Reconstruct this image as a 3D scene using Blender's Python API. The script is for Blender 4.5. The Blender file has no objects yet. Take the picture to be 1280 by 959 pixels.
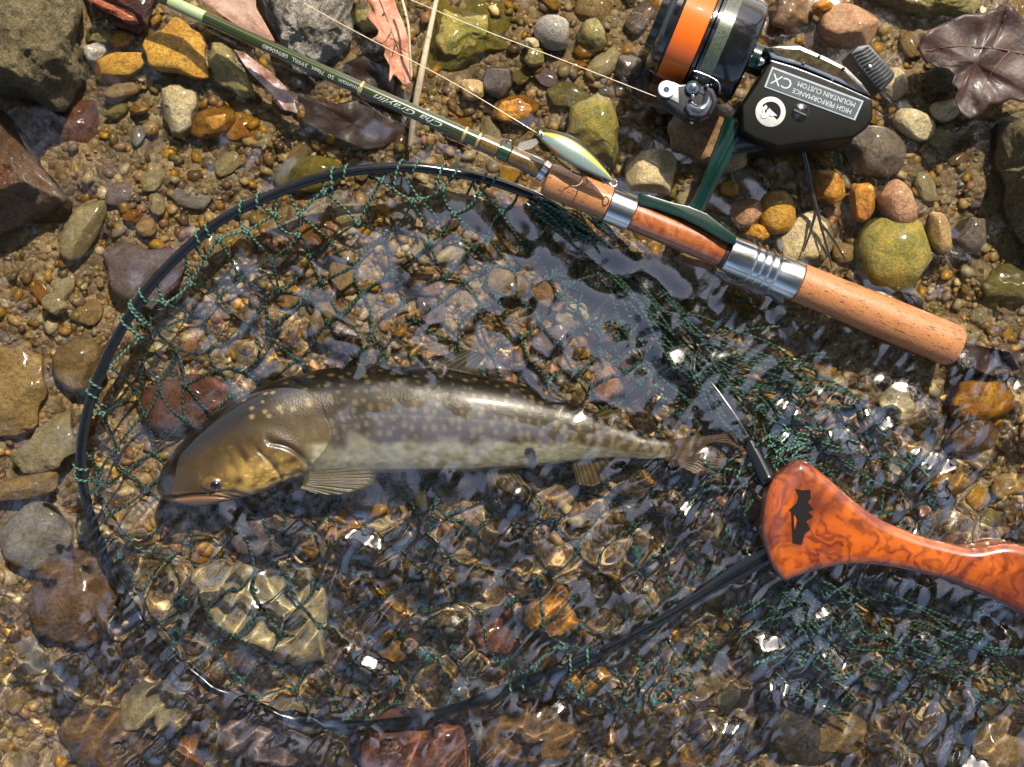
import bpy, bmesh, math, random
import numpy as np
from mathutils import Vector, noise
from mathutils.geometry import tessellate_polygon

# ------------------------------------------------------------------ camera, sky, sun, exposure
S = 0.0005          # metres per photograph pixel at the water level
H = 0.80            # camera height above the water
SUN_EL, SUN_AZ = math.radians(52), math.radians(24)
sc = bpy.context.scene
col = sc.collection
cam = bpy.data.objects.new('camera', bpy.data.cameras.new('camera'))
col.objects.link(cam)
cam.location = (0, 0, H)
cam.data.sensor_fit = 'HORIZONTAL'
cam.data.angle = 2*math.atan(640*S/H)
cam.data.clip_start, cam.data.clip_end = 0.01, 500
sc.camera = cam

world = bpy.data.worlds.new('World'); sc.world = world; world.use_nodes = True
wn = world.node_tree
sky = wn.nodes.new('ShaderNodeTexSky'); sky.sky_type = 'NISHITA'; sky.sun_disc = False
sky.sun_elevation, sky.sun_rotation = SUN_EL, SUN_AZ; sky.dust_density = 3.5; sky.ozone_density = 1.0
wn.links.new(sky.outputs[0], wn.nodes['Background'].inputs[0])
wn.nodes['Background'].inputs[1].default_value = 0.15
sunl = bpy.data.lights.new('sun', 'SUN'); sunl.energy = 5.0; sunl.angle = math.radians(0.5); sunl.color = (1, .92, .79)
sun = bpy.data.objects.new('sun', sunl); col.objects.link(sun)
SUND = Vector((math.sin(SUN_AZ)*math.cos(SUN_EL), math.cos(SUN_AZ)*math.cos(SUN_EL), math.sin(SUN_EL)))
sun.rotation_euler = SUND.to_track_quat('Z', 'Y').to_euler(); sun.location = SUND*5
sunl.cycles.is_caustics_light = True
sc.view_settings.view_transform = 'Standard'; sc.view_settings.look = 'None'
sc.view_settings.gamma = 1.0; sc.view_settings.exposure = 0.55
sc.cycles.use_denoising = True
sc.cycles.max_bounces = 10; sc.cycles.transmission_bounces = 8; sc.cycles.transparent_max_bounces = 8
sc.cycles.caustics_reflective = False; sc.cycles.caustics_refractive = True
sc.cycles.sample_clamp_direct = 0; sc.cycles.sample_clamp_indirect = 6

random.seed(7)
rng = np.random.default_rng(11)
ORG = {}

# ------------------------------------------------------------------ helpers
def P(px, py, z=0.0):
    za = z if z >= 0 else z/1.33
    k = (H-za)/H
    return Vector(((px-640)*S*k, (479.5-py)*S*k, z))
def PXA(x, y, z=0):
    za = np.where(z >= 0, z, z/1.33); k = (H-za)/H
    return x/(S*k)+640, 479.5-y/(S*k)
def PV(px, py, z):
    za = np.where(z >= 0, z, z/1.33); k = (H-za)/H
    return np.stack([(px-640)*S*k, (479.5-py)*S*k, z], -1)

def tag(o, label=None, cat=None, group=None, kind=None):
    if label: o['label'] = label
    if cat: o['category'] = cat
    if group: o['group'] = group
    if kind: o['kind'] = kind
    return o

def mesh_data(name, v, f, mat=None, smooth=True, attrs=None, colr=None):
    v = np.asarray(v, dtype=np.float32)
    me = bpy.data.meshes.new(name)
    if isinstance(f, np.ndarray):
        n, k = f.shape
        me.vertices.add(len(v)); me.vertices.foreach_set('co', v.ravel())
        me.loops.add(n*k); me.loops.foreach_set('vertex_index', f.astype(np.int32).ravel())
        me.polygons.add(n); me.polygons.foreach_set('loop_start', np.arange(0, n*k, k, dtype=np.int32))
        me.update(calc_edges=True)
    else:
        me.from_pydata(v.tolist(), [], f)
    if attrs is not None:
        a = me.attributes.new('uvw', 'FLOAT_VECTOR', 'POINT'); a.data.foreach_set('vector', np.asarray(attrs, dtype=np.float32).ravel())
    if colr is not None:
        c = np.ones((len(v), 4), dtype=np.float32); c[:, :3] = colr
        a = me.attributes.new('Col', 'FLOAT_COLOR', 'POINT'); a.data.foreach_set('color', c.ravel())
    if smooth: me.polygons.foreach_set('use_smooth', np.ones(len(me.polygons), dtype=bool))
    if mat is not None: me.materials.append(mat)
    me.update()
    return me

def link(o, parent=None, recv=True):
    col.objects.link(o)
    if parent is not None: o.parent = parent
    if recv: o.cycles.is_caustics_receiver = True
    return o

def mk(name, v, f, mat, parent=None, smooth=True, attrs=None, colr=None, org=None):
    v = np.asarray(v, dtype=np.float64)
    if org is None: org = (v.min(0)+v.max(0))/2
    org = np.asarray(org, dtype=np.float64)
    o = bpy.data.objects.new(name, mesh_data(name, v-org, f, mat, smooth, attrs, colr))
    link(o, parent)
    o.location = org-(ORG[parent.name] if parent is not None else 0)
    ORG[o.name] = org
    return o

def root(name, p):
    o = bpy.data.objects.new(name, None); col.objects.link(o); o.location = p; o.empty_display_size = .02
    ORG[o.name] = np.array(p, dtype=float); return o

def sharp(o, ang=40):
    # auto-smooth by angle
    me = o.data
    bm = bmesh.new(); bm.from_mesh(me)
    for e in bm.edges:
        if len(e.link_faces) == 2: e.smooth = e.calc_face_angle(0) < math.radians(ang)
    bm.to_mesh(me); bm.free(); return o

def catmull(pts, n, closed=False):
    pts = [np.array(p, float) for p in pts]; out = []; m = len(pts)
    segs = m if closed else m-1
    for i in range(segs):
        if closed: a, b, c, d = pts[i-1], pts[i], pts[(i+1) % m], pts[(i+2) % m]
        else: a, b, c, d = pts[max(i-1, 0)], pts[i], pts[i+1], pts[min(i+2, m-1)]
        for k in range(n):
            t = k/n
            out.append(.5*((2*b)+(c-a)*t+(2*a-5*b+4*c-d)*t*t+(3*b-a-3*c+d)*t**3))
    if not closed: out.append(pts[-1])
    return np.array(out)

def tube(pts, rad, sides=8, cap=True):
    """verts, quads, attribute (s, cos, sin)"""
    pts = np.asarray(pts, float); n = len(pts)
    rad = np.broadcast_to(np.asarray(rad, float), (n,))
    t = np.gradient(pts, axis=0); t /= np.linalg.norm(t, axis=1)[:, None]+1e-12
    up = np.array([0, 0, 1.0]) if abs(t[0][2]) < .9 else np.array([1.0, 0, 0])
    a = np.cross(t, up); a /= np.linalg.norm(a, axis=1)[:, None]+1e-12
    b = np.cross(t, a)
    th = np.arange(sides)*2*np.pi/sides
    v = pts[:, None]+rad[:, None, None]*(np.cos(th)[None, :, None]*a[:, None]+np.sin(th)[None, :, None]*b[:, None])
    s = np.concatenate([[0], np.cumsum(np.linalg.norm(np.diff(pts, axis=0), axis=1))])
    at = np.stack(np.broadcast_arrays(s[:, None], np.cos(th)[None], np.sin(th)[None]), -1)
    i = np.arange(n-1)[:, None]*sides; j = np.arange(sides)[None]; j2 = (j+1) % sides
    f = np.stack([i+j, i+j2, i+sides+j2, i+sides+j], -1).reshape(-1, 4)
    v = v.reshape(-1, 3); at = at.reshape(-1, 3)
    if cap:
        c0, c1 = len(v), len(v)+1
        v = np.vstack([v, pts[:1], pts[-1:]]); at = np.vstack([at, [[0, 0, 0]], [[s[-1], 0, 0]]])
        j = np.arange(sides); j2 = (j+1) % sides; L = (n-1)*sides
        f = np.vstack([f, np.stack([np.full(sides, c0), j2, j, j], -1), np.stack([np.full(sides, c1), L+j, L+j2, L+j2], -1)])
    return v, f, at
def quads_fix(f):
    """numpy quads with degenerate ones turned to triangles -> python list"""
    return [tuple(q[:3]) if q[2] == q[3] else tuple(q) for q in f.tolist()]
class Acc:
    def __init__(s): s.v = []; s.f = []; s.a = []; s.n = 0
    def add(s, v, f, a):
        s.v.append(v); s.f.append(f+s.n); s.a.append(a); s.n += len(v)
    def build(s, name, mat, parent=None, **k):
        return mk(name, np.vstack(s.v), np.vstack(s.f), mat, parent, attrs=np.vstack(s.a), **k)

def tube_obj(name, pts, rad, mat, parent=None, sides=10):
    v, f, a = tube(pts, rad, sides)
    return mk(name, v, quads_fix(f), mat, parent, attrs=a)

def lathe(name, prof, p0, p1, mat, parent=None, sides=56, ang=35):
    """profile [(s, r)] along the axis p0 -> p1 (s in metres from p0)"""
    p0, p1 = Vector(p0), Vector(p1); ax = (p1-p0).normalized()
    a = (ax.cross(Vector((0, 0, 1))) if abs(ax.z) < .99 else Vector((1, 0, 0))).normalized(); b = a.cross(ax)
    v = []; at = []; f = []
    for s, r in prof:
        c = p0+ax*s
        for k in range(sides):
            t = 2*math.pi*k/sides
            v.append(c+(a*math.cos(t)+b*math.sin(t))*r); at.append((s, math.cos(t)*r, math.sin(t)*r))
    n = len(prof)
    for i in range(n-1):
        for k in range(sides):
            k2 = (k+1) % sides
            f.append((i*sides+k, i*sides+k2, (i+1)*sides+k2, (i+1)*sides+k))
    f.append(tuple(range(sides))[::-1]); f.append(tuple((n-1)*sides+k for k in range(sides)))
    o = mk(name, v, f, mat, parent, attrs=at)
    return sharp(o, ang)

def prism(name, poly, zt, zb, mat, parent=None, bevel=.0008, zref=None, seg=2):
    """pixel outline extruded between heights zb and zt, edges rounded"""
    if zref is None: zref = zt
    pts = [P(x, y, zref) for x, y in poly]
    bm = bmesh.new()
    vs = [bm.verts.new((p.x, p.y, zb)) for p in pts]
    fc = bm.faces.new(vs); fc.normal_update()
    if fc.normal.z > 0: fc.normal_flip()
    r = bmesh.ops.extrude_face_region(bm, geom=[fc])
    bmesh.ops.translate(bm, vec=(0, 0, zt-zb), verts=[g for g in r['geom'] if isinstance(g, bmesh.types.BMVert)])
    bmesh.ops.recalc_face_normals(bm, faces=bm.faces)
    if bevel > 0:
        bmesh.ops.bevel(bm, geom=list(bm.edges), offset=bevel, segments=seg, affect='EDGES', profile=.6, clamp_overlap=True)
    v = [q.co[:] for q in bm.verts]; f = [[q.index for q in fa.verts] for fa in bm.faces]
    bm.verts.index_update()
    f = [[q.index for q in fa.verts] for fa in bm.faces]; bm.free()
    return sharp(mk(name, v, f, mat, parent), 30)

# ------------------------------------------------------------------ materials
class M:
    def __init__(s, name):
        s.m = bpy.data.materials.new(name); s.m.use_nodes = True; s.t = s.m.node_tree
        s.b = s.t.nodes['Principled BSDF']; s.out = s.t.nodes['Material Output']
    def n(s, ty, ins=None, **kw):
        x = s.t.nodes.new('ShaderNode'+ty)
        for k, v in kw.items(): setattr(x, k, v)
        for k, v in (ins or {}).items(): s.set(x.inputs[k], v)
        return x
    def set(s, inp, v):
        if hasattr(v, 'is_output') or isinstance(v, bpy.types.NodeSocket): s.t.links.new(v, inp)
        elif isinstance(v, bpy.types.Node): s.t.links.new(v.outputs[0], inp)
        elif isinstance(v, tuple) and len(v) == 3 and inp.type == 'RGBA': inp.default_value = (*v, 1)
        else: inp.default_value = v
    def p(s, **kw):
        for k, v in kw.items(): s.set(s.b.inputs[k.replace('_', ' ')], v)
        return s
    def ramp(s, fac, stops):
        r = s.n('ValToRGB', {'Fac': fac}); e = r.color_ramp.elements
        while len(e) < len(stops): e.new(.5)
        for q, (pos, c) in zip(e, stops):
            q.position = pos; q.color = (*c, 1) if isinstance(c, tuple) else (c, c, c, 1)
        return r.outputs[0]
    def mix(s, fac, a, b, mode='MIX'):
        x = s.n('Mix', data_type='RGBA', blend_type=mode)
        s.set(x.inputs[0], fac); s.set(x.inputs[6], a); s.set(x.inputs[7], b); return x.outputs[2]
    def math(s, op, a, b=0.0, c=0.0):
        x = s.n('Math', operation=op); s.set(x.inputs[0], a); s.set(x.inputs[1], b); s.set(x.inputs[2], c); return x.outputs[0]
    def bump(s, h, strength=.3, dist=.001):
        x = s.n('Bump', {'Height': h, 'Strength': strength, 'Distance': dist}); s.set(s.b.inputs['Normal'], x.outputs[0]); return s

def rockmat(name, c1, c2, c3, rough=.42, s1=70, bump=.7, contrast=(.40, .60), speck=.5, coat=.4, bd=.0022):
    sat = lambda c: tuple(max(.004, .97*(sum(c)/3+(q-sum(c)/3)*1.22)) for q in c)
    c1, c2, c3 = sat(c1), sat(c2), sat(c3)
    m = M(name)
    tc = m.n('TexCoord'); oi = m.n('ObjectInfo')
    off = m.n('VectorMath', operation='SCALE'); m.set(off.inputs[0], (3.1, 7.7, 5.3)); m.set(off.inputs['Scale'], oi.outputs['Random'])
    co = m.n('VectorMath', {0: tc.outputs['Object'], 1: off.outputs[0]}, operation='ADD').outputs[0]
    n1 = m.n('TexNoise', {'Vector': co, 'Scale': s1, 'Detail': 5.0, 'Roughness': .6, 'Distortion': .6})
    n2 = m.n('TexNoise', {'Vector': co, 'Scale': s1*5.5, 'Detail': 6.0, 'Roughness': .7})
    n3 = m.n('TexNoise', {'Vector': co, 'Scale': s1*20, 'Detail': 3.0, 'Roughness': .7})
    f1 = m.ramp(n1.outputs[0], [(contrast[0], 0.0), (contrast[1], 1.0)])
    base = m.mix(f1, c1, c2)
    f2 = m.ramp(n2.outputs[0], [(.48, 0.0), (.62, 1.0)])
    base = m.mix(m.math('MULTIPLY', f2, .85), base, c3)
    n4 = m.n('TexNoise', {'Vector': co, 'Scale': s1*1.7, 'Detail': 8.0, 'Roughness': .75, 'Distortion': 1.5})
    base = m.mix(1.0, base, m.ramp(n4.outputs[0], [(.3, .55), (.5, 1.0), (.7, 1.3)]), 'MULTIPLY')
    sp = m.ramp(n3.outputs[0], [(.3, 1-speck), (.5, 1.0), (.7, 1+speck)])
    base = m.mix(1.0, base, sp, 'MULTIPLY')
    br = m.math('MULTIPLY_ADD', oi.outputs['Random'], .5, .75)
    base = m.mix(1.0, base, m.n('CombineColor', {0: br, 1: br, 2: br}).outputs[0], 'MULTIPLY')
    hgt = m.math('ADD', m.math('MULTIPLY', n2.outputs[0], 1.0), m.math('MULTIPLY_ADD', n4.outputs[0], .8, m.math('MULTIPLY', n3.outputs[0], .35)))
    rg = m.math('MULTIPLY_ADD', n2.outputs[0], .35, rough-.15)
    m.p(Base_Color=base, Roughness=rg, Coat_Weight=coat, Coat_Roughness=.12)
    m.bump(hgt, bump, bd)
    return m.m

ROCK = {
 'ochre':  rockmat('ochre_stone', (.36, .19, .03), (.44, .26, .06), (.22, .10, .015)),
 'amber':  rockmat('amber_stone', (.32, .13, .015), (.42, .22, .04), (.16, .06, .01)),
 'tan':    rockmat('tan_stone', (.33, .22, .095), (.42, .295, .14), (.22, .13, .05)),
 'beige':  rockmat('beige_stone', (.43, .345, .19), (.50, .42, .26), (.31, .235, .12)),
 'olive':  rockmat('olive_stone', (.17, .14, .045), (.25, .20, .075), (.10, .085, .025)),
 'moss':   rockmat('mossy_stone', (.14, .12, .02), (.30, .22, .05), (.20, .19, .07), bump=.8, speck=.5),
 'brown':  rockmat('brown_stone', (.15, .085, .04), (.22, .13, .06), (.08, .045, .02)),
 'red':    rockmat('red_brown_stone', (.17, .06, .035), (.24, .11, .06), (.08, .03, .02)),
 'grey':   rockmat('grey_stone', (.24, .215, .18), (.31, .28, .235), (.16, .14, .11)),
 'violet': rockmat('violet_grey_stone', (.20, .15, .14), (.28, .22, .20), (.13, .09, .09)),
 'pink':   rockmat('pinkish_stone', (.40, .22, .13), (.46, .30, .18), (.30, .14, .07)),
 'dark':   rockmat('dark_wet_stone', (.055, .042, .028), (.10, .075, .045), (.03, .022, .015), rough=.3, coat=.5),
 'rough':  rockmat('weathered_boulder', (.125, .098, .048), (.19, .155, .085), (.06, .046, .022), rough=.8, s1=38, bump=1.0, speck=.6, coat=0.0, bd=.006),
 'lichen': rockmat('lichen_boulder', (.10, .082, .055), (.30, .275, .235), (.36, .335, .29), rough=.8, s1=48, bump=1.0, contrast=(.44, .54), speck=.6, coat=0.0, bd=.005),
 'rust':   rockmat('rusty_boulder', (.13, .045, .016), (.085, .05, .024), (.20, .13, .06), rough=.6, s1=36, bump=1.0, speck=.6, coat=.12, bd=.005),
}

def colmat(name, rough=.4, coat=.2, bump=.3, vary=.4, scale=500, dist=.0006, **kw):
    m = M(name)
    at = m.n('Attribute', attribute_name='Col'); tc = m.n('TexCoord')
    nz = m.n('TexNoise', {'Vector': tc.outputs['Object'], 'Scale': scale, 'Detail': 5.0, 'Roughness': .65})
    r = m.ramp(nz.outputs[0], [(.3, 1-vary), (.5, 1.0), (.7, 1+vary)])
    m.p(Base_Color=m.mix(1.0, at.outputs['Color'], r, 'MULTIPLY'), Roughness=rough, Coat_Weight=coat, Coat_Roughness=.15, **kw)
    m.bump(nz.outputs[0], bump, dist)
    return m.m

def plain(name, c, rough=.4, metal=0.0, coat=0.0, vary=.15, scale=250, bump=.05, **kw):
    m = M(name); tc = m.n('TexCoord')
    nz = m.n('TexNoise', {'Vector': tc.outputs['Object'], 'Scale': scale, 'Detail': 6.0, 'Roughness': .7})
    r = m.ramp(nz.outputs[0], [(.3, 1-vary), (.7, 1+vary)])
    m.p(Base_Color=m.mix(1.0, c, r, 'MULTIPLY'), Metallic=metal, Coat_Weight=coat, Coat_Roughness=.05,
        Roughness=m.math('MULTIPLY_ADD', nz.outputs[0], .2, max(rough-.1, .02)), **kw)
    m.bump(nz.outputs[0], bump, .0005); return m.m

# ------------------------------------------------------------------ bed height
def sstep(a, b, x):
    t = np.clip((x-a)/(b-a), 0, 1); return t*t*(3-2*t)
def gnoise(shape, lam, seed, aniso=1.0, ang=0.0, bw=.5, dx=1.0):
    """band-limited random field, unit rms; lam in the units of dx"""
    r = np.random.default_rng(seed)
    ny, nx = shape
    kx = np.fft.fftfreq(nx, dx)[None]; ky = np.fft.fftfreq(ny, dx)[:, None]
    c, s = math.cos(ang), math.sin(ang)
    u = (kx*c+ky*s)*aniso; w = (-kx*s+ky*c)/aniso
    k = np.hypot(u, w)+1e-12
    amp = np.exp(-((np.log(1/k/lam))/bw)**2); amp[0, 0] = 0
    f = np.fft.ifft2(np.fft.fft2(r.normal(size=shape))*amp).real
    return f/f.std()
HX0, HY0, HST = -100, -100, 4
HNX, HNY = 371, 291
_hx = HX0+HST*np.arange(HNX); _hy = HY0+HST*np.arange(HNY)
HPX, HPY = np.meshgrid(_hx, _hy)
bz = np.interp(HPY, [-100, 0, 120, 230, 330, 450, 650, 1060], [-.004, -.008, -.012, -.017, -.027, -.041, -.048, -.052])
bz = bz+sstep(760, 1000, HPX)*np.interp(HPY, [-100, 200, 420, 560, 800], [.001, .005, .014, .012, .004])
bz = bz+sstep(140, 20, HPX)*np.interp(HPY, [0, 300, 500, 900], [-.004, .004, .014, .01])
bz = bz+gnoise(HPX.shape, 120, 3, dx=4)*.0022+gnoise(HPX.shape, 45, 4, dx=4)*.0012
HF = bz.copy()
def hf(px, py, arr=None):
    a = HF if arr is None else arr
    x = np.clip((np.asarray(px)-HX0)/HST, 0, HNX-1.001); y = np.clip((np.asarray(py)-HY0)/HST, 0, HNY-1.001)
    i, j = x.astype(int), y.astype(int); fx, fy = x-i, y-j
    return (a[j, i]*(1-fx)+a[j, i+1]*fx)*(1-fy)+(a[j+1, i]*(1-fx)+a[j+1, i+1]*fx)*fy

def axis_lines(half, step, far, grow=1.35):
    a = np.arange(-half, half+step*.5, step); out = []; x = half; d = step
    while x < far: d *= grow; x += d; out.append(x)
    out = np.array(out); return np.concatenate([-out[::-1], a, out])
def sheet(xs, ys, zfun):
    X, Y = np.meshgrid(xs, ys); Z = zfun(X, Y)
    v = np.stack([X, Y, Z], -1).reshape(-1, 3); i = np.arange(len(v)).reshape(X.shape)
    f = np.stack([i[:-1, :-1], i[:-1, 1:], i[1:, 1:], i[1:, :-1]], -1).reshape(-1, 4)
    return v, f

# streambed
m = M('wet_sand_and_grit'); tc = m.n('TexCoord')
v1 = m.n('TexVoronoi', {'Vector': tc.outputs['Object'], 'Scale': 260.0, 'Randomness': 1.0})
n1 = m.n('TexNoise', {'Vector': tc.outputs['Object'], 'Scale': 30.0, 'Detail': 6.0})
n2 = m.n('TexNoise', {'Vector': tc.outputs['Object'], 'Scale': 900.0, 'Detail': 4.0})
cc = m.ramp(m.n('SeparateColor', {0: v1.outputs['Color']}).outputs[0], [(0, (.14, .08, .03)), (.3, (.37, .235, .095)), (.55, (.48, .335, .16)), (.75, (.30, .20, .11)), (1, (.58, .44, .24))])
cc = m.mix(1.0, cc, m.ramp(n1.outputs[0], [(.35, .55), (.65, 1.15)]), 'MULTIPLY')
cc = m.mix(1.0, cc, m.ramp(n2.outputs[0], [(.3, .6), (.7, 1.3)]), 'MULTIPLY')
m.p(Base_Color=cc, Roughness=.5)
m.bump(m.math('ADD', m.math('MULTIPLY', v1.outputs['Distance'], -1.0), m.math('MULTIPLY', n2.outputs[0], .4)), .8, .003)
def bedz(X, Y):
    px, py = PXA(X, Y, np.full_like(X, -.03)); return hf(px, py, bz)+.45*sstep(1.4, 3.0, np.hypot(X, Y))
v, f = sheet(axis_lines(.38, .004, 30), axis_lines(.3, .004, 30), bedz)
bed = mk('streambed', v, f, m.m, org=(0, 0, 0)); tag(bed, kind='structure')

# ------------------------------------------------------------------ stones
def ico(sub):
    bm = bmesh.new(); bmesh.ops.create_icosphere(bm, subdivisions=sub, radius=1)
    v = np.array([x.co[:] for x in bm.verts]); f = np.array([[x.index for x in fa.verts] for fa in bm.faces]); bm.free(); return v, f
ICO = {s: ico(s) for s in (1, 2, 3, 4, 5, 6)}
def fbm(v, seed, sc_, oct_=4, rough=.5):
    off = Vector((seed*3.17 % 50, seed*7.31 % 50, seed*1.73 % 50))
    return np.array([noise.fractal(Vector(p)*sc_+off, 1.0-rough+.5, 2.0, oct_) for p in v])
def stone_shape(seed, sub=3, rough=.10, facets=5, depth=.22, boxy=2.3, oct_=3):
    r = np.random.default_rng(seed)
    v, f = ICO[sub]; v = v.copy()
    v /= (np.abs(v)**boxy).sum(1)[:, None]**(1/boxy)
    for _ in range(facets):
        n = r.normal(size=3); n /= np.linalg.norm(n); d = 1-r.uniform(.02, depth)
        q = v@n-d; v = v-np.maximum(q, 0)[:, None]*n*.92
    if rough > 0: v = v*(1+rough*fbm(v, seed, 1.3, oct_))[:, None]
    return v, f
def poly_radius(poly, c, th):
    q = np.array(poly, float)-c; ang = np.arctan2(q[:, 1], q[:, 0])
    rr = np.zeros_like(th); 
    for k in range(len(q)):
        a, b = q[k], q[(k+1) % len(q)]
        d = np.stack([np.cos(th), np.sin(th)], -1); e = b-a
        den = d[:, 0]*e[1]-d[:, 1]*e[0]; den = np.where(np.abs(den) < 1e-9, 1e-9, den)
        t = (a[0]*e[1]-a[1]*e[0])/den; u = (a[0]*d[:, 1]-a[1]*d[:, 0])/den
        ok = (t > 0) & (u >= -1e-6) & (u <= 1+1e-6); rr = np.where(ok, np.maximum(rr, t), rr)
    return rr
FOOT = []      # (px, py, rx, ry, rot) footprints of hand-set stones
def stamp(px, py, rx, ry, rot, zc, c):
    d = HPX-px; e = HPY-py; cs, sn = math.cos(rot), math.sin(rot)
    u = (d*cs+e*sn)/rx; w = (-d*sn+e*cs)/ry; q = 1-u*u-w*w
    np.maximum(HF, np.where(q > 0, zc+c*np.sqrt(np.maximum(q, 0)), -9), out=HF)
SEED = [100]
def stone(label, px, py, w, h, rot=0, m='tan', top=None, thick=None, poly=None, sub=4, rough=.13, facets=8, depth=.26, boxy=2.5, name='river_stone', cat='stone', oct_=4, group=None, seed=None):
    SEED[0] += 1; sd = seed or SEED[0]
    v, f = stone_shape(sd, sub, rough, facets, depth, boxy, oct_)
    b = float(hf(px, py, bz))
    if thick is None: thick = .62*min(w, h)*S
    if top is None: top = b+thick*.72
    c = thick/2; zc = top-c
    zk = max(zc, -.05) if zc < 0 else zc
    k = (H-(zk if zk >= 0 else zk/1.33))/H*S
    v[:, 2] = v[:, 2]/np.abs(v[:, 2]).max()*c
    R = math.radians(rot)
    if poly is not None:
        ctr = np.array(poly, float).mean(0); px, py = ctr
        th = np.arctan2(-v[:, 1], v[:, 0]); hr = np.hypot(v[:, 0], v[:, 1])
        hr = hr/np.percentile(hr, 97)
        rr = poly_radius(poly, ctr, th)*hr*k
        v[:, 0] = np.cos(th)*rr
        q = np.array(poly, float)-ctr; rx = np.abs(q[:, 0]).max()*.9; ry = np.abs(q[:, 1]).max()*.9; rs = 0
        v[:, 1] = -np.sin(th)*rr
    else:
        x = v[:, 0]/np.abs(v[:, 0]).max()*w/2*k; y = v[:, 1]/np.abs(v[:, 1]).max()*h/2*k
        v[:, 0] = x*math.cos(R)-y*math.sin(R); v[:, 1] = x*math.sin(R)+y*math.cos(R)
        rx, ry, rs = w/2, h/2, -R
    p = P(px, py, zc)
    o = mk(name, v+np.array(p), f, ROCK[m] if isinstance(m, str) else m, org=p)
    tag(o, label, cat, group)
    FOOT.append((px, py, rx, ry, rs)); stamp(px, py, rx, ry, rs, zc, c)
    return o
bo = dict(name='boulder', cat='boulder', sub=6, oct_=8, rough=.2, facets=12)
# boulders
stone('weathered olive grey boulder with flaky rough top beside dark bark', 0, 0, 0, 0, m='rough', top=.055, thick=.10, poly=[(-40, -40), (100, -40), (106, 30), (108, 88), (92, 108), (78, 140), (58, 144), (20, 132), (-40, 120)], boxy=4, **bo)
stone('rusty red and brown boulder rising from the water below the olive grey boulder', 0, 0, 0, 0, m='rust', top=.045, thick=.10, poly=[(-60, 120), (5, 135), (35, 180), (62, 212), (82, 250), (70, 280), (30, 300), (-60, 330)], boxy=3, **bo)
stone('grey boulder blotched with pale lichen behind the rod', 0, 0, 0, 0, m='lichen', top=.03, thick=.075, poly=[(318, -30), (445, -30), (446, 40), (444, 84), (420, 108), (398, 112), (370, 96), (345, 62), (322, 20)], boxy=4, **bo)
stone('rough grey brown boulder standing out of a dark pool by the big dead leaf', 0, 0, 0, 0, m='rough', top=.045, thick=.10, poly=[(1236, 135), (1262, 122), (1330, 122), (1330, 330), (1290, 335), (1262, 290), (1245, 250), (1234, 190)], boxy=3, **bo)
stone('mossy yellow green boulder lying half submerged beside the dry leaf and straw', 0, 0, 0, 0, m='moss', top=.004, thick=.05, poly=[(508, -20), (560, -30), (660, -25), (668, 30), (645, 70), (610, 75), (560, 100), (530, 112), (512, 80)], boxy=3, **bo)
stone('olive brown boulder at the stream edge above the tan oval stone', 0, 0, 0, 0, m='olive', top=.014, thick=.05, poly=[(1040, -40), (1240, -40), (1238, 14), (1215, 26), (1150, 30), (1100, 12), (1055, 2)], boxy=3, **bo)
stone('dark maroon slab under water between the two rough boulders', 0, 0, 0, 0, m='red', top=-.006, thick=.03, poly=[(30, 130), (80, 128), (128, 125), (132, 158), (120, 196), (80, 196), (45, 175)], sub=5, facets=7)
# upper shallows, on the bark side of the rod
stone('flat orange yellow slab crossed by the shadow of the rod', 0, 0, 0, 0, m='ochre', top=.010, thick=.016, poly=[(171, 60), (186, 40), (222, 14), (232, 20), (263, 55), (261, 96), (240, 98), (214, 94), (186, 84)], sub=5, boxy=5, rough=.05)
stone('olive wedge shaped stone against the flat orange slab', 0, 0, 0, 0, m='olive', top=.011, thick=.022, poly=[(262, 48), (290, 58), (312, 92), (318, 122), (300, 122), (272, 104), (255, 76)], sub=5, boxy=3)
stone('long smooth mustard tan stone beside the flat orange slab', 150, 83, 72, 36, 20, 'ochre', .004, .02, rough=.04, boxy=2.8)
stone('pale grey green upright oval stone breaking the surface under the flat slab', 0, 0, 0, 0, m='beige', top=.006, thick=.022, poly=[(203, 112), (212, 98), (226, 96), (244, 110), (249, 132), (240, 160), (226, 176), (212, 174), (204, 150)], sub=5, rough=.05)
stone('small chalky grey stone beside the weathered boulder', 119, 66, 30, 28, 20, 'grey', .004, .016)
stone('small ochre stone tucked under the dark bark', 128, 44, 44, 26, 0, 'olive', .002, .014)
stone('small amber stone tucked under the dark bark', 152, 49, 36, 24, 10, 'amber', .003, .014)
stone('long tan pebble just under water next to the mustard stone', 152, 115, 48, 24, 16, 'tan', -.001, .013)
stone('slim yellow tan pebble near the pale grey green stone', 174, 137, 26, 13, 4, 'ochre', -.001, .009)
stone('faint olive tan pebble under water below the long tan pebble', 146, 140, 34, 16, 28, 'olive', -.004, .01)
stone('rough golden stone under the shadow of the leaf strip', 268, 153, 62, 42, 14, 'amber', .001, .02, rough=.15)
stone('amber stone glowing under the water by the leaf strip', 302, 160, 50, 40, -10, 'amber', -.004, .016)
stone('pale cream pebble in the shallows by the leaf strip', 362, 162, 28, 14, -5, 'beige', -.004, .009)
stone('cream stone beside the golden stone in clear shallows', 327, 176, 34, 26, 0, 'beige', -.006, .012)
stone('mossy golden dome stone under the crest of the net hoop', 385, 218, 92, 46, 4, 'moss', -.004, .02)
stone('yellow cream angular pebble in the sandy shallows', 190, 222, 32, 40, -20, 'beige', -.008, .012, facets=9)
stone('small grey pebble near the sandy shallows', 147, 243, 42, 30, 0, 'violet', -.009, .012)
stone('orange pebble in the shallows beside the hoop', 165, 270, 26, 18, 0, 'amber', -.010, .010)
stone('cream pebble in the shallows beside the orange pebble', 196, 256, 22, 30, 10, 'beige', -.009, .010)
stone('tan disc pebble in the shallows beside the orange pebble', 182, 284, 28, 26, 0, 'tan', -.010, .010)
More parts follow.
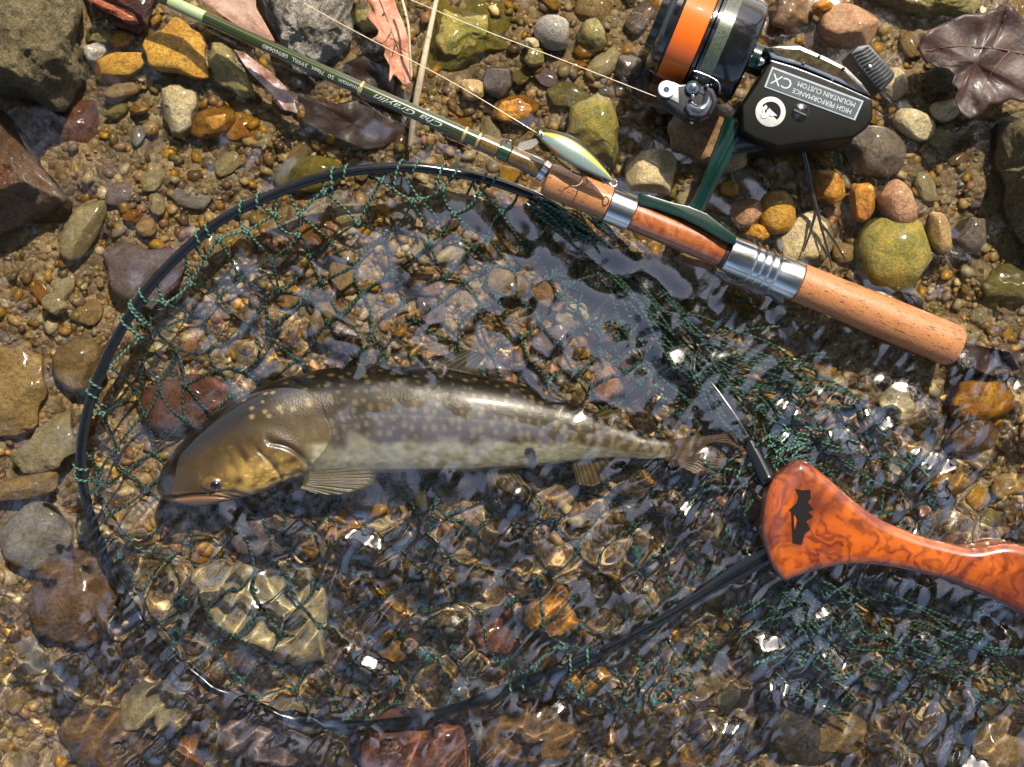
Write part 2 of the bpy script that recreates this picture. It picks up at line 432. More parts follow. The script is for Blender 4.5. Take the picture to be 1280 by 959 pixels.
stone('long beige stone under water next to the rusty boulder', 104, 284, 38, 92, -28, 'beige', -.004, .022, rough=.05)
stone('small pale pebble next to the long beige stone', 68, 381, 34, 28, -30, 'beige', -.010, .011)
stone('broad violet brown slab passing under the edge of the hoop', 0, 0, 0, 0, m='violet', top=-.010, thick=.024, poly=[(128, 318), (165, 300), (235, 312), (232, 370), (205, 395), (160, 380), (132, 352)], sub=5)
stone('rounded tan stone under water below the rusty boulder', 0, 0, 0, 0, m='tan', top=-.010, thick=.03, poly=[(-20, 435), (30, 430), (58, 450), (66, 485), (50, 530), (20, 552), (-20, 545)], sub=5)
stone('grey tan stone under water touching the edge of the hoop', 100, 455, 66, 70, 20, 'tan', -.010, .022)
stone('broad beige slab under water at the lower edge of the hoop', 0, 0, 0, 0, m='beige', top=-.009, thick=.022, poly=[(10, 570), (50, 530), (98, 500), (100, 560), (75, 590), (30, 592)], sub=5)
stone('long tan stone under water below the beige slab', 30, 610, 90, 32, 14, 'tan', -.010, .018)
stone('pale striped slab under fast water below the hoop edge', 48, 668, 92, 92, -18, 'grey', -.010, .024, facets=9)
stone('large brown stone under rippled water below the pale striped slab', 92, 745, 110, 120, -10, 'brown', -.012, .036)
stone('pale yellow stone under fast water near the submerged hoop', 196, 886, 100, 76, 10, 'beige', -.014, .030)
stone('dark brown stone under fast water next to the pale yellow stone', 130, 920, 120, 80, 0, 'brown', -.020, .030)
stone('dark red stone under fast water below the net', 520, 930, 150, 90, 0, 'red', -.018, .034)
stone('dark brown stone under fast water below the hoop cord', 660, 925, 130, 80, 12, 'brown', -.018, .03)
stone('dark stone under fast water below the net handle', 1010, 905, 120, 100, 20, 'dark', -.02, .03)
stone('pale tan stone under fast water below the net handle', 1050, 915, 70, 60, 10, 'tan', -.016, .026)
stone('buff slab under fast water at the far edge of the loose netting', 1245, 930, 70, 80, 30, 'tan', -.016, .03)
stone('brown stone under fast water between the pale yellow stone and the net', 330, 925, 120, 60, -8, 'violet', -.022, .03)
# inside the hoop
stone('large pale cream slab under the netting below the head of the fish', 0, 0, 0, 0, m='beige', top=-.022, thick=.03, poly=[(238, 712), (300, 704), (400, 712), (420, 760), (410, 815), (350, 838), (280, 820), (245, 780)], sub=5, rough=.05, boxy=3)
stone('red brown stone under the netting beside the back of the fish', 232, 505, 118, 74, 8, 'red', -.022, .022)
stone('grey tan oval stone inside the hoop near the crumpled netting', 632, 354, 58, 40, -18, 'tan', -.016, .016)
stone('pinkish grey stone inside the hoop above the dorsal fin', 690, 370, 56, 36, -20, 'pink', -.018, .016)
stone('beige stone inside the hoop next to the pinkish grey stone', 715, 395, 44, 32, 20, 'beige', -.018, .015)
stone('violet grey stone inside the hoop above the adipose fin', 690, 425, 58, 40, 40, 'violet', -.020, .018)
stone('orange tan angular stone inside the hoop near the tail', 760, 482, 46, 44, 30, 'pink', -.022, .020, facets=9)
stone('grey brown stone inside the hoop near the tail', 795, 465, 50, 50, 0, 'violet', -.024, .02)
stone('orange brown stone under the crumpled netting by the cork grip', 715, 318, 56, 34, -30, 'amber', -.012, .016)
stone('tan stone inside the hoop under the leaning netting', 535, 352, 52, 38, 0, 'pink', -.020, .016)
stone('brown stone under the netting near the crest of the hoop', 395, 290, 70, 50, 10, 'amber', -.014, .02)
stone('cream stone under the netting near the crest of the hoop', 440, 268, 44, 30, 10, 'beige', -.012, .014)
stone('ochre stone under the netting below the crest of the hoop', 345, 310, 64, 50, 0, 'brown', -.016, .02)
stone('olive tan stone inside the hoop between netting and fish back', 415, 400, 60, 56, 20, 'tan', -.020, .02)
stone('amber stone under fast water below the belly of the fish', 690, 770, 70, 66, 20, 'amber', -.020, .026)
stone('golden stone under fast water beside the sunken hoop', 735, 845, 70, 50, 10, 'ochre', -.016, .024)
stone('dark brown stone under fast water below the belly of the fish', 620, 790, 60, 56, 0, 'red', -.022, .024)
stone('cream stone under fast water below the pelvic fin', 495, 810, 56, 44, -20, 'ochre', -.022, .02)
stone('buff stone under fast water between head and cream slab', 500, 690, 90, 60, -10, 'tan', -.026, .022)
stone('violet brown stone under the netting below the jaw', 330, 670, 80, 50, 0, 'violet', -.026, .02)
# around reel and rod
stone('smooth grey egg shaped stone above the spinning lure', 692, 41, 50, 44, -25, 'grey', .012, .026, rough=.03, facets=1, boxy=2)
stone('rounded tan stone with orange flecks beside the fishing line', 591, 112, 32, 30, 10, 'tan', .006, .018)
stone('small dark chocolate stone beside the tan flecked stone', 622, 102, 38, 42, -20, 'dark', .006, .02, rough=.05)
stone('rough golden stone under the fishing line', 645, 138, 62, 36, 6, 'amber', .002, .018, rough=.15)
stone('small cream stone near the grey egg shaped stone', 665, 55, 20, 16, 0, 'beige', .006, .01)
stone('small mossy green stone near the grey egg shaped stone', 668, 72, 26, 24, 0, 'olive', .006, .012)
stone('square mossy stone between the egg shaped stone and the spool', 740, 45, 40, 44, 10, 'olive', .005, .02, facets=10)
stone('large olive yellow stone behind the spinning lure', 0, 0, 0, 0, m='moss', top=.014, thick=.036, poly=[(703, 172), (712, 136), (745, 116), (762, 122), (776, 160), (778, 195), (768, 212), (735, 200)], sub=5, rough=.05, facets=3)
stone('round cream stone by the dark green reel foot', 814, 216, 66, 62, -10, 'beige', .014, .034, rough=.05)
stone('big brown amber stone under the reel', 880, 172, 104, 96, 10, 'brown', .010, .04)
stone('smooth beige stone partly hidden behind the reel stem', 912, 195, 58, 44, 10, 'tan', .006, .026, rough=.04)
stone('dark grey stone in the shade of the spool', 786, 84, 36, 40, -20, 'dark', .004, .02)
stone('tan oval stone beside the black housing of the reel', 1060, 35, 76, 52, -16, 'pink', .018, .034, rough=.04)
stone('pitted brown lump of conglomerate between spool and tan oval stone', 985, 18, 66, 56, 0, 'brown', .014, .03, rough=.28, facets=12)
stone('small orange stone beside the tan oval stone', 1028, 8, 28, 16, 20, 'amber', .014, .014)
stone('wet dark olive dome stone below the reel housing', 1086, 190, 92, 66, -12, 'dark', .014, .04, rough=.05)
stone('smooth buff stone beside the dark olive dome stone', 1142, 156, 54, 34, -28, 'beige', .010, .022, rough=.04)
stone('small olive green stone touching the smooth buff stone', 1176, 172, 32, 28, -20, 'olive', .006, .016, rough=.04)
stone('cream round stone near the big dead leaf', 1181, 138, 38, 30, 10, 'beige', .010, .018)
stone('ragged grey chip of rock under the big dead leaf', 1180, 97, 40, 42, 10, 'rough', .016, .022, facets=14, depth=.4)
stone('knobbly yellow crystal stone beside the forked twig', 1036, 234, 40, 44, 0, 'amber', .012, .022, rough=.2)
stone('golden brown block shaped stone below the dark olive dome', 1079, 252, 34, 52, 8, 'amber', .010, .02, boxy=3)
stone('pinkish tan long stone beside the golden block stone', 1122, 254, 42, 62, 32, 'pink', .012, .022, rough=.04)
stone('speckled dark green granite stone beside the cork grip', 1117, 319, 96, 104, 10, 'moss', .012, .044, rough=.04, facets=3)
stone('grey tan long stone beside the speckled granite stone', 1174, 292, 28, 56, 14, 'tan', .008, .02, rough=.05)
stone('mustard yellow rounded stone beside the forked twig', 971, 266, 46, 56, 4, 'ochre', .010, .022, rough=.04, facets=3)
stone('brown tan oval stone touching the mustard yellow stone', 934, 267, 40, 36, 12, 'pink', .010, .018, rough=.03)
stone('small orange stone below the brown tan oval stone', 946, 290, 34, 20, -20, 'amber', .005, .014)
stone('small yellowish stone above the brown tan oval stone', 913, 237, 26, 20, -8, 'ochre', .005, .012)
stone('flat grey beige slab under the forked twig', 1005, 300, 74, 70, 20, 'beige', .004, .02)
stone('dark violet stone in the pool under the rough boulder', 1214, 292, 40, 52, -20, 'dark', .006, .024, rough=.06)
stone('round yellow green stone under rippled water past the grip', 1255, 358, 66, 60, 0, 'olive', -.003, .03)
stone('amber stone with light lines under rippled water past the grip end', 1222, 498, 84, 60, 12, 'amber', -.006, .03)
stone('brown stone under water below the amber stone', 1215, 545, 60, 44, 20, 'brown', -.010, .02)
stone('buff stone under ripples near the loose netting', 1120, 505, 50, 40, -30, 'beige', -.008, .018)
stone('tan stone under ripples below the silver thread of the grip', 935, 372, 60, 34, -20, 'amber', -.010, .02)
stone('pale stone under ripples below the wooden reel seat', 870, 335, 60, 34, -20, 'tan', -.006, .016)
stone('brown stone under ripples by the wooden handle', 1180, 600, 60, 46, 10, 'ochre', -.012, .024)
stone('buff stone under ripples by the wooden handle', 1120, 590, 40, 36, 0, 'beige', -.010, .018)

# ------------------------------------------------------------------ hoop outline (used by pebbles and net)
RIM = [(962, 604, .008), (925, 532, -.008), (880, 468, -.014), (822, 392, -.013), (755, 315, -.006), (690, 258, .001), (630, 231, .008), (570, 216, .014), (500, 209, .018),
       (400, 222, .018), (300, 262, .017), (245, 300, .016), (190, 355, .015), (150, 415, .013), (122, 475, .011), (106, 530, .009), (101, 580, .004),
       (108, 625, -.004), (128, 690, -.012), (165, 760, -.016), (225, 830, -.018), (310, 880, -.018), (420, 905, -.018), (520, 900, -.014), (610, 872, -.008),
       (700, 836, -.005), (770, 803, -.004), (840, 765, -.004), (910, 722, -.002), (966, 690, .006)]
RIMC = catmull(RIM, 8)
def inside(px, py, poly):
    px = np.asarray(px, float); py = np.asarray(py, float); r = np.zeros(px.shape, bool)
    for (x0, y0), (x1, y1) in zip(poly, np.roll(poly, -1, 0)):
        c = (y0 > py) != (y1 > py)
        r ^= c & (px < (x1-x0)*(py-y0)/((y1-y0) if y1 != y0 else 1e-9)+x0)
    return r
RIMXY = RIMC[:, :2]
FISHP = np.array([(185, 615), (215, 570), (300, 500), (430, 455), (600, 460), (720, 500), (850, 550), (960, 540), (960, 600), (860, 610), (640, 612), (480, 605), (300, 645), (210, 645)], float)

# ------------------------------------------------------------------ loose pebbles, each its own object
PEB = [stone_shape(900+i, 3, .13+.05*(i % 3), 8, .34, 2.3+.25*(i % 4), 3) for i in range(16)]
PEBM = {}
def pebble_mesh(i, mt):
    if (i, mt) not in PEBM:
        v, f = PEB[i]; PEBM[(i, mt)] = mesh_data('pebble', v*.01, f, ROCK[mt])
    return PEBM[(i, mt)]
CW = {'ochre': 'yellow ochre', 'amber': 'amber orange', 'tan': 'tan', 'beige': 'pale cream', 'brown': 'brown', 'violet': 'violet grey', 'grey': 'grey', 'olive': 'olive', 'pink': 'pinkish'}
CK = list(CW); CP = np.array([.12, .08, .24, .2, .1, .1, .06, .05, .05]); CP /= CP.sum()
def zone(px, py):
    if inside(np.array([px]), np.array([py]), RIMXY)[0]:
        return ('under the netting below the fish' if py > 600 else 'under the netting above the fish')
    if py < 215+(px-660)*.42 and px > 560: return 'in the wet gravel around the reel'
    if px > 820 and py < 560: return 'in the ripples between grip and netting'
    if px > 820: return 'in fast water beside the wooden handle'
    if py > 600: return 'in fast water outside the sunken hoop'
    return 'in the clear shallows outside the hoop'
placed = []; tries = 0; NP = 285
while len(placed) < NP and tries < 40000:
    tries += 1
    px, py = random.uniform(-5, 1285), random.uniform(-5, 965)
    if len(placed) < 120 and random.random() < .65: px, py = random.uniform(560, 1285), random.uniform(-5, 330)
    r = 6+12*random.random()**1.7
    if len(placed) < 110: r = 11+13*random.random()
    if inside(np.array([px]), np.array([py]), FISHP)[0]: continue
    bad = False
    for (x, y, rx, ry, rs) in FOOT:
        d, e = px-x, py-y; c, s_ = math.cos(rs), math.sin(rs)
        if ((d*c+e*s_)/(rx+r*.45))**2+((-d*s_+e*c)/(ry+r*.45))**2 < 1: bad = True; break
    if bad: continue
    if any((px-x)**2+(py-y)**2 < (.82*(r+q))**2 for x, y, q in placed): continue
    placed.append((px, py, r))
    mt = CK[rng.choice(len(CK), p=CP)]
    rx, ry = r*random.uniform(1, 1.4)*S, r*random.uniform(.62, 1)*S; rz = min(rx, ry)*random.uniform(.4, .75)
    zc = float(hf(px, py, bz))+rz*.55
    o = bpy.data.objects.new('pebble', pebble_mesh(random.randrange(16), mt)); link(o)
    o.location = P(px, py, zc); o.scale = (rx/.01, ry/.01, rz/.01); a = random.uniform(0, 6.28)
    o.rotation_euler = (random.uniform(-.25, .25), random.uniform(-.25, .25), a)
    zn = zone(px, py)
    desc = ('tiny' if r < 9 else 'small' if r < 14.5 else 'plump')+(' long ' if rx/ry > 1.38 else ' round ')+CW[mt]
    tag(o, f'{desc} pebble {zn}', 'pebble', f'{desc} pebbles {zn}')
    stamp(px, py, rx/S, ry/S, -a, zc, rz)

# gravel nobody could count
NG = 14500
gpx = rng.uniform(-110, 1390, NG*2); gpy = rng.uniform(-110, 1070, NG*2)
ok = hf(gpx, gpy)-hf(gpx, gpy, bz) < .0035
gpx, gpy = gpx[ok][:NG], gpy[ok][:NG]; NG = len(gpx)
gr = (1.2+4.2*rng.random(NG)**3.2)*.0005*2
gb = [stone_shape(700+i, 1, .22, 7, .5, 2.8, 2)[0] for i in range(14)]; gf = ICO[1][1]
kind = rng.integers(0, 14, NG); base = np.stack(gb)[kind]
sc3 = np.stack([gr*rng.uniform(.9, 1.4, NG), gr*rng.uniform(.7, 1, NG), gr*rng.uniform(.35, .7, NG)], -1)
an = rng.uniform(0, 6.28, NG); q = base*sc3[:, None]
gx = q[..., 0]*np.cos(an)[:, None]-q[..., 1]*np.sin(an)[:, None]; gy = q[..., 0]*np.sin(an)[:, None]+q[..., 1]*np.cos(an)[:, None]
gz = hf(gpx, gpy)+sc3[:, 2]*.35
ctr = PV(gpx, gpy, gz)
V = np.stack([gx+ctr[:, None, 0], gy+ctr[:, None, 1], q[..., 2]+ctr[:, None, 2]], -1).reshape(-1, 3)
F = (gf[None]+(np.arange(NG)*len(base[0]))[:, None, None]).reshape(-1, 3)
GP = np.array([(.38, .26, .12), (.48, .37, .20), (.32, .17, .045), (.42, .23, .05), (.24, .14, .07), (.27, .20, .14), (.13, .08, .04), (.36, .20, .11), (.22, .17, .06), (.52, .42, .26), (.40, .27, .12)])
GP = GP.mean(1)[:, None]+(GP-GP.mean(1)[:, None])*1.2
gc = GP[rng.integers(0, len(GP), NG)]*rng.uniform(.65, 1.35, NG)[:, None]
gravel = mk('gravel', V, F, colmat('mixed_gravel', .4, .2, .3, .35, 600), colr=np.repeat(gc, len(base[0]), 0), org=(0, 0, 0))
tag(gravel, 'fine mixed brown and cream gravel covering the streambed', 'gravel', kind='stuff')
def dist_poly(px, py, poly):
    d = np.full(px.shape, 1e9); poly = np.array(poly, float)
    for a, b in zip(poly[:-1], poly[1:]):
        e = b-a; t = np.clip(((px-a[0])*e[0]+(py-a[1])*e[1])/(e@e), 0, 1)
        d = np.minimum(d, np.hypot(px-a[0]-t*e[0], py-a[1]-t*e[1]))
    return d

# outline of the fish (spine and half depth in photograph pixels), shared by water and fish
SPX = catmull([(197, 614), (214, 607), (238, 596), (290, 569), (350, 541), (420, 527), (500, 524), (580, 528), (640, 533), (700, 540), (760, 549), (810, 559), (838, 562)], 30)
SPC = [(197, 4, 3), (203, 15, 9), (214, 26, 15), (238, 41, 22), (290, 57, 31), (350, 63, 36), (420, 67, 38), (500, 67, 38), (580, 62, 35), (640, 53, 30), (700, 40, 23), (760, 24, 15), (810, 14, 9), (838, 13, 5)]
SPH = np.interp(SPX[:, 0], [c[0] for c in SPC], [c[1] for c in SPC])

# ------------------------------------------------------------------ water
wx = axis_lines(.365, .0011, 30); wy = axis_lines(.285, .0011, 30)
WX, WY = np.meshgrid(wx, wy); WPX, WPY = PXA(WX, WY)
sh = WX.shape; dx = .0011
fa = gnoise(sh, .036, 21, 1.35, math.radians(-35), .45, dx)
fb = gnoise(sh, .021, 22, 1.5, math.radians(50), .4, dx)
fc = gnoise(sh, .010, 23, 1.3, math.radians(50), .35, dx)
fd = gnoise(sh, .06, 24, 1.2, .6, .4, dx)
def srms(f):
    gy, gx = np.gradient(f, dx); return f/np.sqrt((gx*gx+gy*gy).mean())
fa, fb, fc, fd = map(srms, (fa, fb, fc, fd))
# how rough the surface is: calm shallows above, fast riffle below and round the tail
T = .24+.12*sstep(640, 500, WPX)*sstep(120, 200, WPY)+.30*sstep(250, 420, WPY)*sstep(60, 260, WPX)+.42*sstep(560, 700, WPY+.12*WPX-40)
T = T+.42*sstep(760, 940, WPX)*sstep(380, 500, WPY)
T = T*(1-.55*np.exp(-(((WPX-330)/190)**2+((WPY-555)/75)**2)))
T = T*(1-.35*sstep(420, 80, WPX)*sstep(700, 300, WPY))
edge = sstep(30, .36, np.abs(WX))*sstep(30, .28, np.abs(WY))
T = np.clip(T, .08, 1.05)
amod = 1+.35*gnoise(sh, .09, 25, 1, 0, .5, dx)
WZ = (fa*.14+fb*.11*np.clip(T*1.4, .3, 1.4)+fc*.035*T+fd*.08)*T*np.clip(amod, .3, 2)
inner = (np.abs(WX) < .36) & (np.abs(WY) < .28)
WZ = np.where(inner, WZ, WZ*np.exp(-np.maximum(np.abs(WX)-.36, 0)*20)*np.exp(-np.maximum(np.abs(WY)-.28, 0)*20))
WZ = WZ-.0005
# the water heaps up over the back of the fish
sx, sy, shh = SPX[::2, 0], SPX[::2, 1], SPH[::2]
near = (WPX > 130) & (WPX < 960) & (WPY > 400) & (WPY < 700)
ax_, ay_ = WPX[near], WPY[near]; best = np.full(ax_.shape, 1e9); hb = np.zeros(ax_.shape); syy = np.zeros(ax_.shape)
for a_, b_, h_ in zip(sx, sy, shh):
    d_ = np.hypot(ax_-a_, ay_-b_); k_ = d_ < best; best[k_] = d_[k_]; hb[k_] = h_; syy[k_] = b_
heap = np.interp(hb, [0, 12, 40, 60], [0, .0006, .0032, .0046])*np.exp(-(best/np.maximum(hb, 14)/np.where(ay_ < syy, .85, 2.1))**2)*sstep(700, 640, ay_)*sstep(310, 430, ax_)
full = np.zeros(sh); full[near] = heap; calm = np.zeros(sh); calm[near] = np.exp(-(best/np.maximum(hb, 14)/1.05)**4)*np.clip(hb/45, 0, 1)
kx_ = np.fft.fftfreq(sh[1], dx)[None]; ky_ = np.fft.fftfreq(sh[0], dx)[:, None]
lowp = np.exp(-2*(np.pi*.005)**2*(kx_**2+ky_**2))
full, calm = [np.fft.ifft2(np.fft.fft2(q_)*lowp).real for q_ in (full, calm)]
WZ = WZ*(1-.6*calm)+full
v = np.stack([WX, WY, WZ], -1).reshape(-1, 3); ii = np.arange(len(v)).reshape(sh)
f = np.stack([ii[:-1, :-1], ii[:-1, 1:], ii[1:, 1:], ii[1:, :-1]], -1).reshape(-1, 4)
m = M('clear_stream_water'); m.t.nodes.remove(m.b)
rf = m.n('BsdfRefraction', {'Color': (.985, .99, .97), 'Roughness': 0.0, 'IOR': 1.33})
gl = m.n('BsdfGlossy', {'Color': (1, 1, 1), 'Roughness': 0.06})
fr = m.n('Fresnel', {'IOR': 1.33})
fac = m.math('MINIMUM', m.math('MULTIPLY', fr.outputs[0], 8.0), 1.0)
mx = m.n('MixShader', {0: fac, 1: rf.outputs[0], 2: gl.outputs[0]})
m.t.links.new(mx.outputs[0], m.out.inputs[0])
water = bpy.data.objects.new('water', mesh_data('water', v, f, m.m)); link(water, recv=False)
water.cycles.is_caustics_caster = True
tag(water, kind='structure')

# ------------------------------------------------------------------ landing net
m = M('green_twisted_cord'); at = m.n('Attribute', attribute_name='uvw'); sp = m.n('SeparateXYZ', {0: at.outputs['Vector']})
ks = m.math('MULTIPLY', sp.outputs[0], 2*math.pi/.0032)
tw = m.math('ADD', m.math('MULTIPLY', m.math('SINE', ks), sp.outputs[1]), m.math('MULTIPLY', m.math('COSINE', ks), sp.outputs[2]))
tw = m.math('MULTIPLY_ADD', tw, .5, .5)
m.p(Base_Color=m.ramp(tw, [(.0, (.005, .02, .013)), (.45, (.015, .066, .043)), (1, (.075, .17, .12))]), Roughness=.55)
m.bump(tw, .8, .0008)
CORD = m.m
NETHUE = plain('black_lacquer_hoop', (.006, .007, .008), .2, coat=.25, vary=.3)

net = root('landing_net', P(960, 640, 0))
tag(net, 'landing net with black hoop, green cord mesh and polished orange burl wood handle', 'landing net')
rimp = np.array([P(*p) for p in RIMC]); rr_ = np.full(len(rimp), .0032)
rr_ += .0011*sstep(560, 760, RIMC[:, 1])*sstep(300, 700, RIMC[:, 0]); rr_ += .0015*sstep(850, 960, RIMC[:, 0])
tube_obj('hoop', rimp, rr_, NETHUE, net, 18)

def rim_near(px, py):
    d = np.hypot(RIMXY[:, 0][None]-np.asarray(px).ravel()[:, None], RIMXY[:, 1][None]-np.asarray(py).ravel()[:, None])
    k = d.argmin(1); return k, d[np.arange(len(k)), k]
acc = Acc()
def cord(px, py, z, rad=.0009, sides=5, sag=.0, seed=None):
    n = len(px); pts = PV(np.asarray(px, float), np.asarray(py, float), np.asarray(z, float))
    v, f, a = tube(pts, rad, sides, cap=False); acc.add(v, f, a)
def wob(px, py, seed):
    dxx = np.array([noise.noise(Vector((a/90, b/90, seed))) for a, b in zip(px, py)])
    dyy = np.array([noise.noise(Vector((a/90, b/90, seed+40))) for a, b in zip(px, py)])
    return dxx, dyy
def net_sheet(x0, x1, y0, y1, du, dv, warp, fine, zf, clip, ang=0.0, seed=1.0, rad=.0009, drop=0.0, rimclip=False, knot=True):
    cols = int((x1-x0)/du)+2; rows = int((y1-y0)/dv)+2
    cx, cy = (x0+x1)/2, (y0+y1)/2; K = {}
    L = [(r, c) for r in range(rows) for c in range(cols)]
    ux = np.array([x0+(c+.5*(r % 2))*du for r, c in L]); uy = np.array([y0+r*dv for r, c in L])
    gx = cx+(ux-cx)*math.cos(ang)-(uy-cy)*math.sin(ang); gy = cy+(ux-cx)*math.sin(ang)+(uy-cy)*math.cos(ang)
    a, b = wob(gx, gy, seed); a2, b2 = wob(gx*3.1, gy*3.1, seed+9)
    gx = gx+a*warp+a2*fine; gy = gy+b*warp+b2*fine
    jit = rng.normal(size=(2, len(gx)))*du*.07; gx = gx+jit[0]; gy = gy+jit[1]
    ins = inside(gx, gy, clip); z = zf(gx, gy)
    idx = {rc: i for i, rc in enumerate(L)}
    for (r, c), i in idx.items():
        for nb in ((r+1, c-1+(r % 2)), (r+1, c+(r % 2))):
            j = idx.get(nb)
            if j is None or not (ins[i] or ins[j]): continue
            if drop and random.random() < drop: continue
            A = [gx[i], gy[i], z[i]]; B = [gx[j], gy[j], z[j]]
            if ins[i] != ins[j]:
                if not rimclip: continue
                o_, n_ = (A, B) if ins[j] else (B, A)
                lo, hi = 0.0, 1.0
                for _ in range(12):
                    t = (lo+hi)/2; q = inside(np.array([n_[0]+(o_[0]-n_[0])*t]), np.array([n_[1]+(o_[1]-n_[1])*t]), clip)[0]
                    lo, hi = (t, hi) if q else (lo, t)
                qx, qy = n_[0]+(o_[0]-n_[0])*hi, n_[1]+(o_[1]-n_[1])*hi
                k, d = rim_near([qx], [qy]); o_[0], o_[1] = RIMC[k[0], 0], RIMC[k[0], 1]; o_[2] = RIMC[k[0], 2]+.001
            t = np.linspace(0, 1, 7); bend = np.sin(t*np.pi)
            nx_, ny_ = -(B[1]-A[1]), B[0]-A[0]; bb = random.gauss(0, .09)
            px = A[0]+(B[0]-A[0])*t+nx_*bb*bend; py = A[1]+(B[1]-A[1])*t+ny_*bb*bend
            zz = A[2]+(B[2]-A[2])*t-.0012*bend
            zz = np.maximum(zz, hf(px, py)+.0012)
            cord(px, py, zz, rad)
        if knot and ins[i]:
            t = np.linspace(0, 2*np.pi*1.05, 8); rad_k = 2.6
            cord(gx[i]+np.cos(t)*rad_k, gy[i]+np.sin(t)*rad_k, z[i]+.0006+.0006*np.sin(2*t), rad*1.15)
def z_in(px, py):
    k, d = rim_near(px, py); base = hf(px, py)+.003
    lift = np.array([noise.noise(Vector((a/70, b/70, 3.3))) for a, b in zip(px, py)])*.006+.003
    hang = 60+60*sstep(600, 200, np.asarray(py))
    w = sstep(0, 1, np.clip(d/hang, 0, 1)); rz = RIMC[k, 2]
    infish = inside(np.asarray(px), np.asarray(py), FISHP)
    zz = rz*(1-w)+np.maximum(base+np.maximum(lift, 0), base)*w
    return np.where(infish, base-.001, np.maximum(zz, base-.001))
net_sheet(60, 990, 190, 930, 54, 31, 36, 8, z_in, RIMXY, .12, 1.0, rimclip=True)
# slack second layer near the crumpled side
pA = np.array([(620, 240), (700, 262), (770, 320), (850, 420), (935, 540), (900, 560), (820, 500), (740, 440), (690, 360), (640, 300)], float)
def z_lo(px, py):
    b = hf(px, py)+.004; k = np.array([noise.noise(Vector((a/45, c/45, 8.3))) for a, c in zip(px, py)])
    return b+.004+np.maximum(k, -.3)*.009
net_sheet(600, 960, 230, 580, 30, 15, 40, 14, z_lo, pA, .75, 5.0)
pB = np.array([(790, 330), (880, 410), (960, 470), (1060, 500), (1160, 560), (1215, 640), (1190, 690), (1100, 660), (1030, 590), (985, 575), (945, 570), (900, 520), (840, 430)], float)
def z_hi(px, py):
    b = hf(px, py)+.003; k = np.array([noise.noise(Vector((a/40, c/40, 2.3))) for a, c in zip(px, py)])
    return np.maximum(b, -.014+k*.010)
net_sheet(780, 1230, 320, 710, 40, 19, 60, 7, z_hi, pB, .55, 11.0)
pC = np.array([(900, 740), (970, 700), (1050, 715), (1150, 722), (1240, 760), (1285, 790), (1285, 900), (1200, 915), (1120, 880), (1040, 860), (960, 830), (890, 790)], float)
net_sheet(880, 1300, 690, 930, 40, 19, 60, 7, z_hi, pC, .35, 21.0)
pD = np.array([(640, 850), (760, 815), (880, 760), (930, 790), (900, 850), (800, 900), (700, 900)], float)
net_sheet(620, 940, 750, 910, 36, 18, 40, 12, z_hi, pD, -.3, 33.0)
# bundled strands lying along the hoop on the rod side
for sidx in range(13):
    k0, k1 = 12, 50; sub_ = RIMC[10:46:3]; pts = []
    off = random.uniform(-16, 26); ph = random.uniform(0, 6)
    for i, p in enumerate(sub_):
        a = noise.noise(Vector((i*.45, sidx*2.7, 1.1)))*16; b_ = noise.noise(Vector((i*.6, sidx*2.7, 7.1)))*.007
        x, y = p[0]+(off+a)*.75, p[1]-(off+a)*.65
        pts.append((x, y, max(p[2]+.003+b_, float(hf(x, y))+.001)))
    c = catmull(pts, 6); cord(c[:, 0], c[:, 1], c[:, 2])
# gathered sheaf of cords tied down in front of the handle, and trailing tangles
for sidx in range(26):
    x0, y0 = random.uniform(948, 985), random.uniform(545, 585); L_ = random.uniform(60, 150); a0 = random.uniform(-2.6, -1.5) if sidx % 2 else random.uniform(-.9, .5)
    pts = [(x0, y0, .004)]
    for i in range(5):
        a0 += random.uniform(-.7, .7); x0 += math.cos(a0)*L_/6; y0 -= math.sin(a0)*L_/6*(-1 if sidx % 3 == 0 else 1)
        pts.append((x0, y0, max(-.004+random.uniform(-.006, .004), float(hf(x0, y0))+.001)))
    c = catmull(pts, 5); cord(c[:, 0], c[:, 1], c[:, 2])
for sidx in range(30):
    x0, y0 = (random.uniform(955, 1000), random.uniform(700, 745)) if sidx % 2 else (random.uniform(880, 1270), random.uniform(720, 880))
    a0 = random.uniform(-.6, .3); pts = [(x0, y0, -.005)]
    for i in range(7):
        a0 += random.uniform(-.8, .8); x0 += math.cos(a0)*16; y0 -= math.sin(a0)*16
        pts.append((x0, y0, -.008+random.uniform(-.008, .005)))
    c = catmull(pts, 5); cord(c[:, 0], c[:, 1], c[:, 2])
for sidx in range(46):                              # long slack cords trailing with the current
    if sidx < 26: x0, y0, a0 = random.uniform(800, 980), random.uniform(370, 545), -.55; y0 = 330+(x0-780)*.9+random.uniform(-20, 40)
    else: x0, y0, a0 = random.uniform(900, 1150), random.uniform(725, 850), -.3
    pts = []
    for i in range(random.randint(7, 13)):
        aa_ = a0+noise.noise(Vector((x0/110, y0/110, 4.4+sidx*.06)))*1.5
        pts.append((x0, y0, max(float(hf(x0, y0))+.002, -.006+noise.noise(Vector((x0/50, y0/50, sidx*.7)))*.006)))
        x0 += math.cos(aa_)*19; y0 -= math.sin(aa_)*19
    c = catmull(pts, 5); cord(c[:, 0], c[:, 1], c[:, 2], .00085)
netting = acc.build('netting', CORD, net)
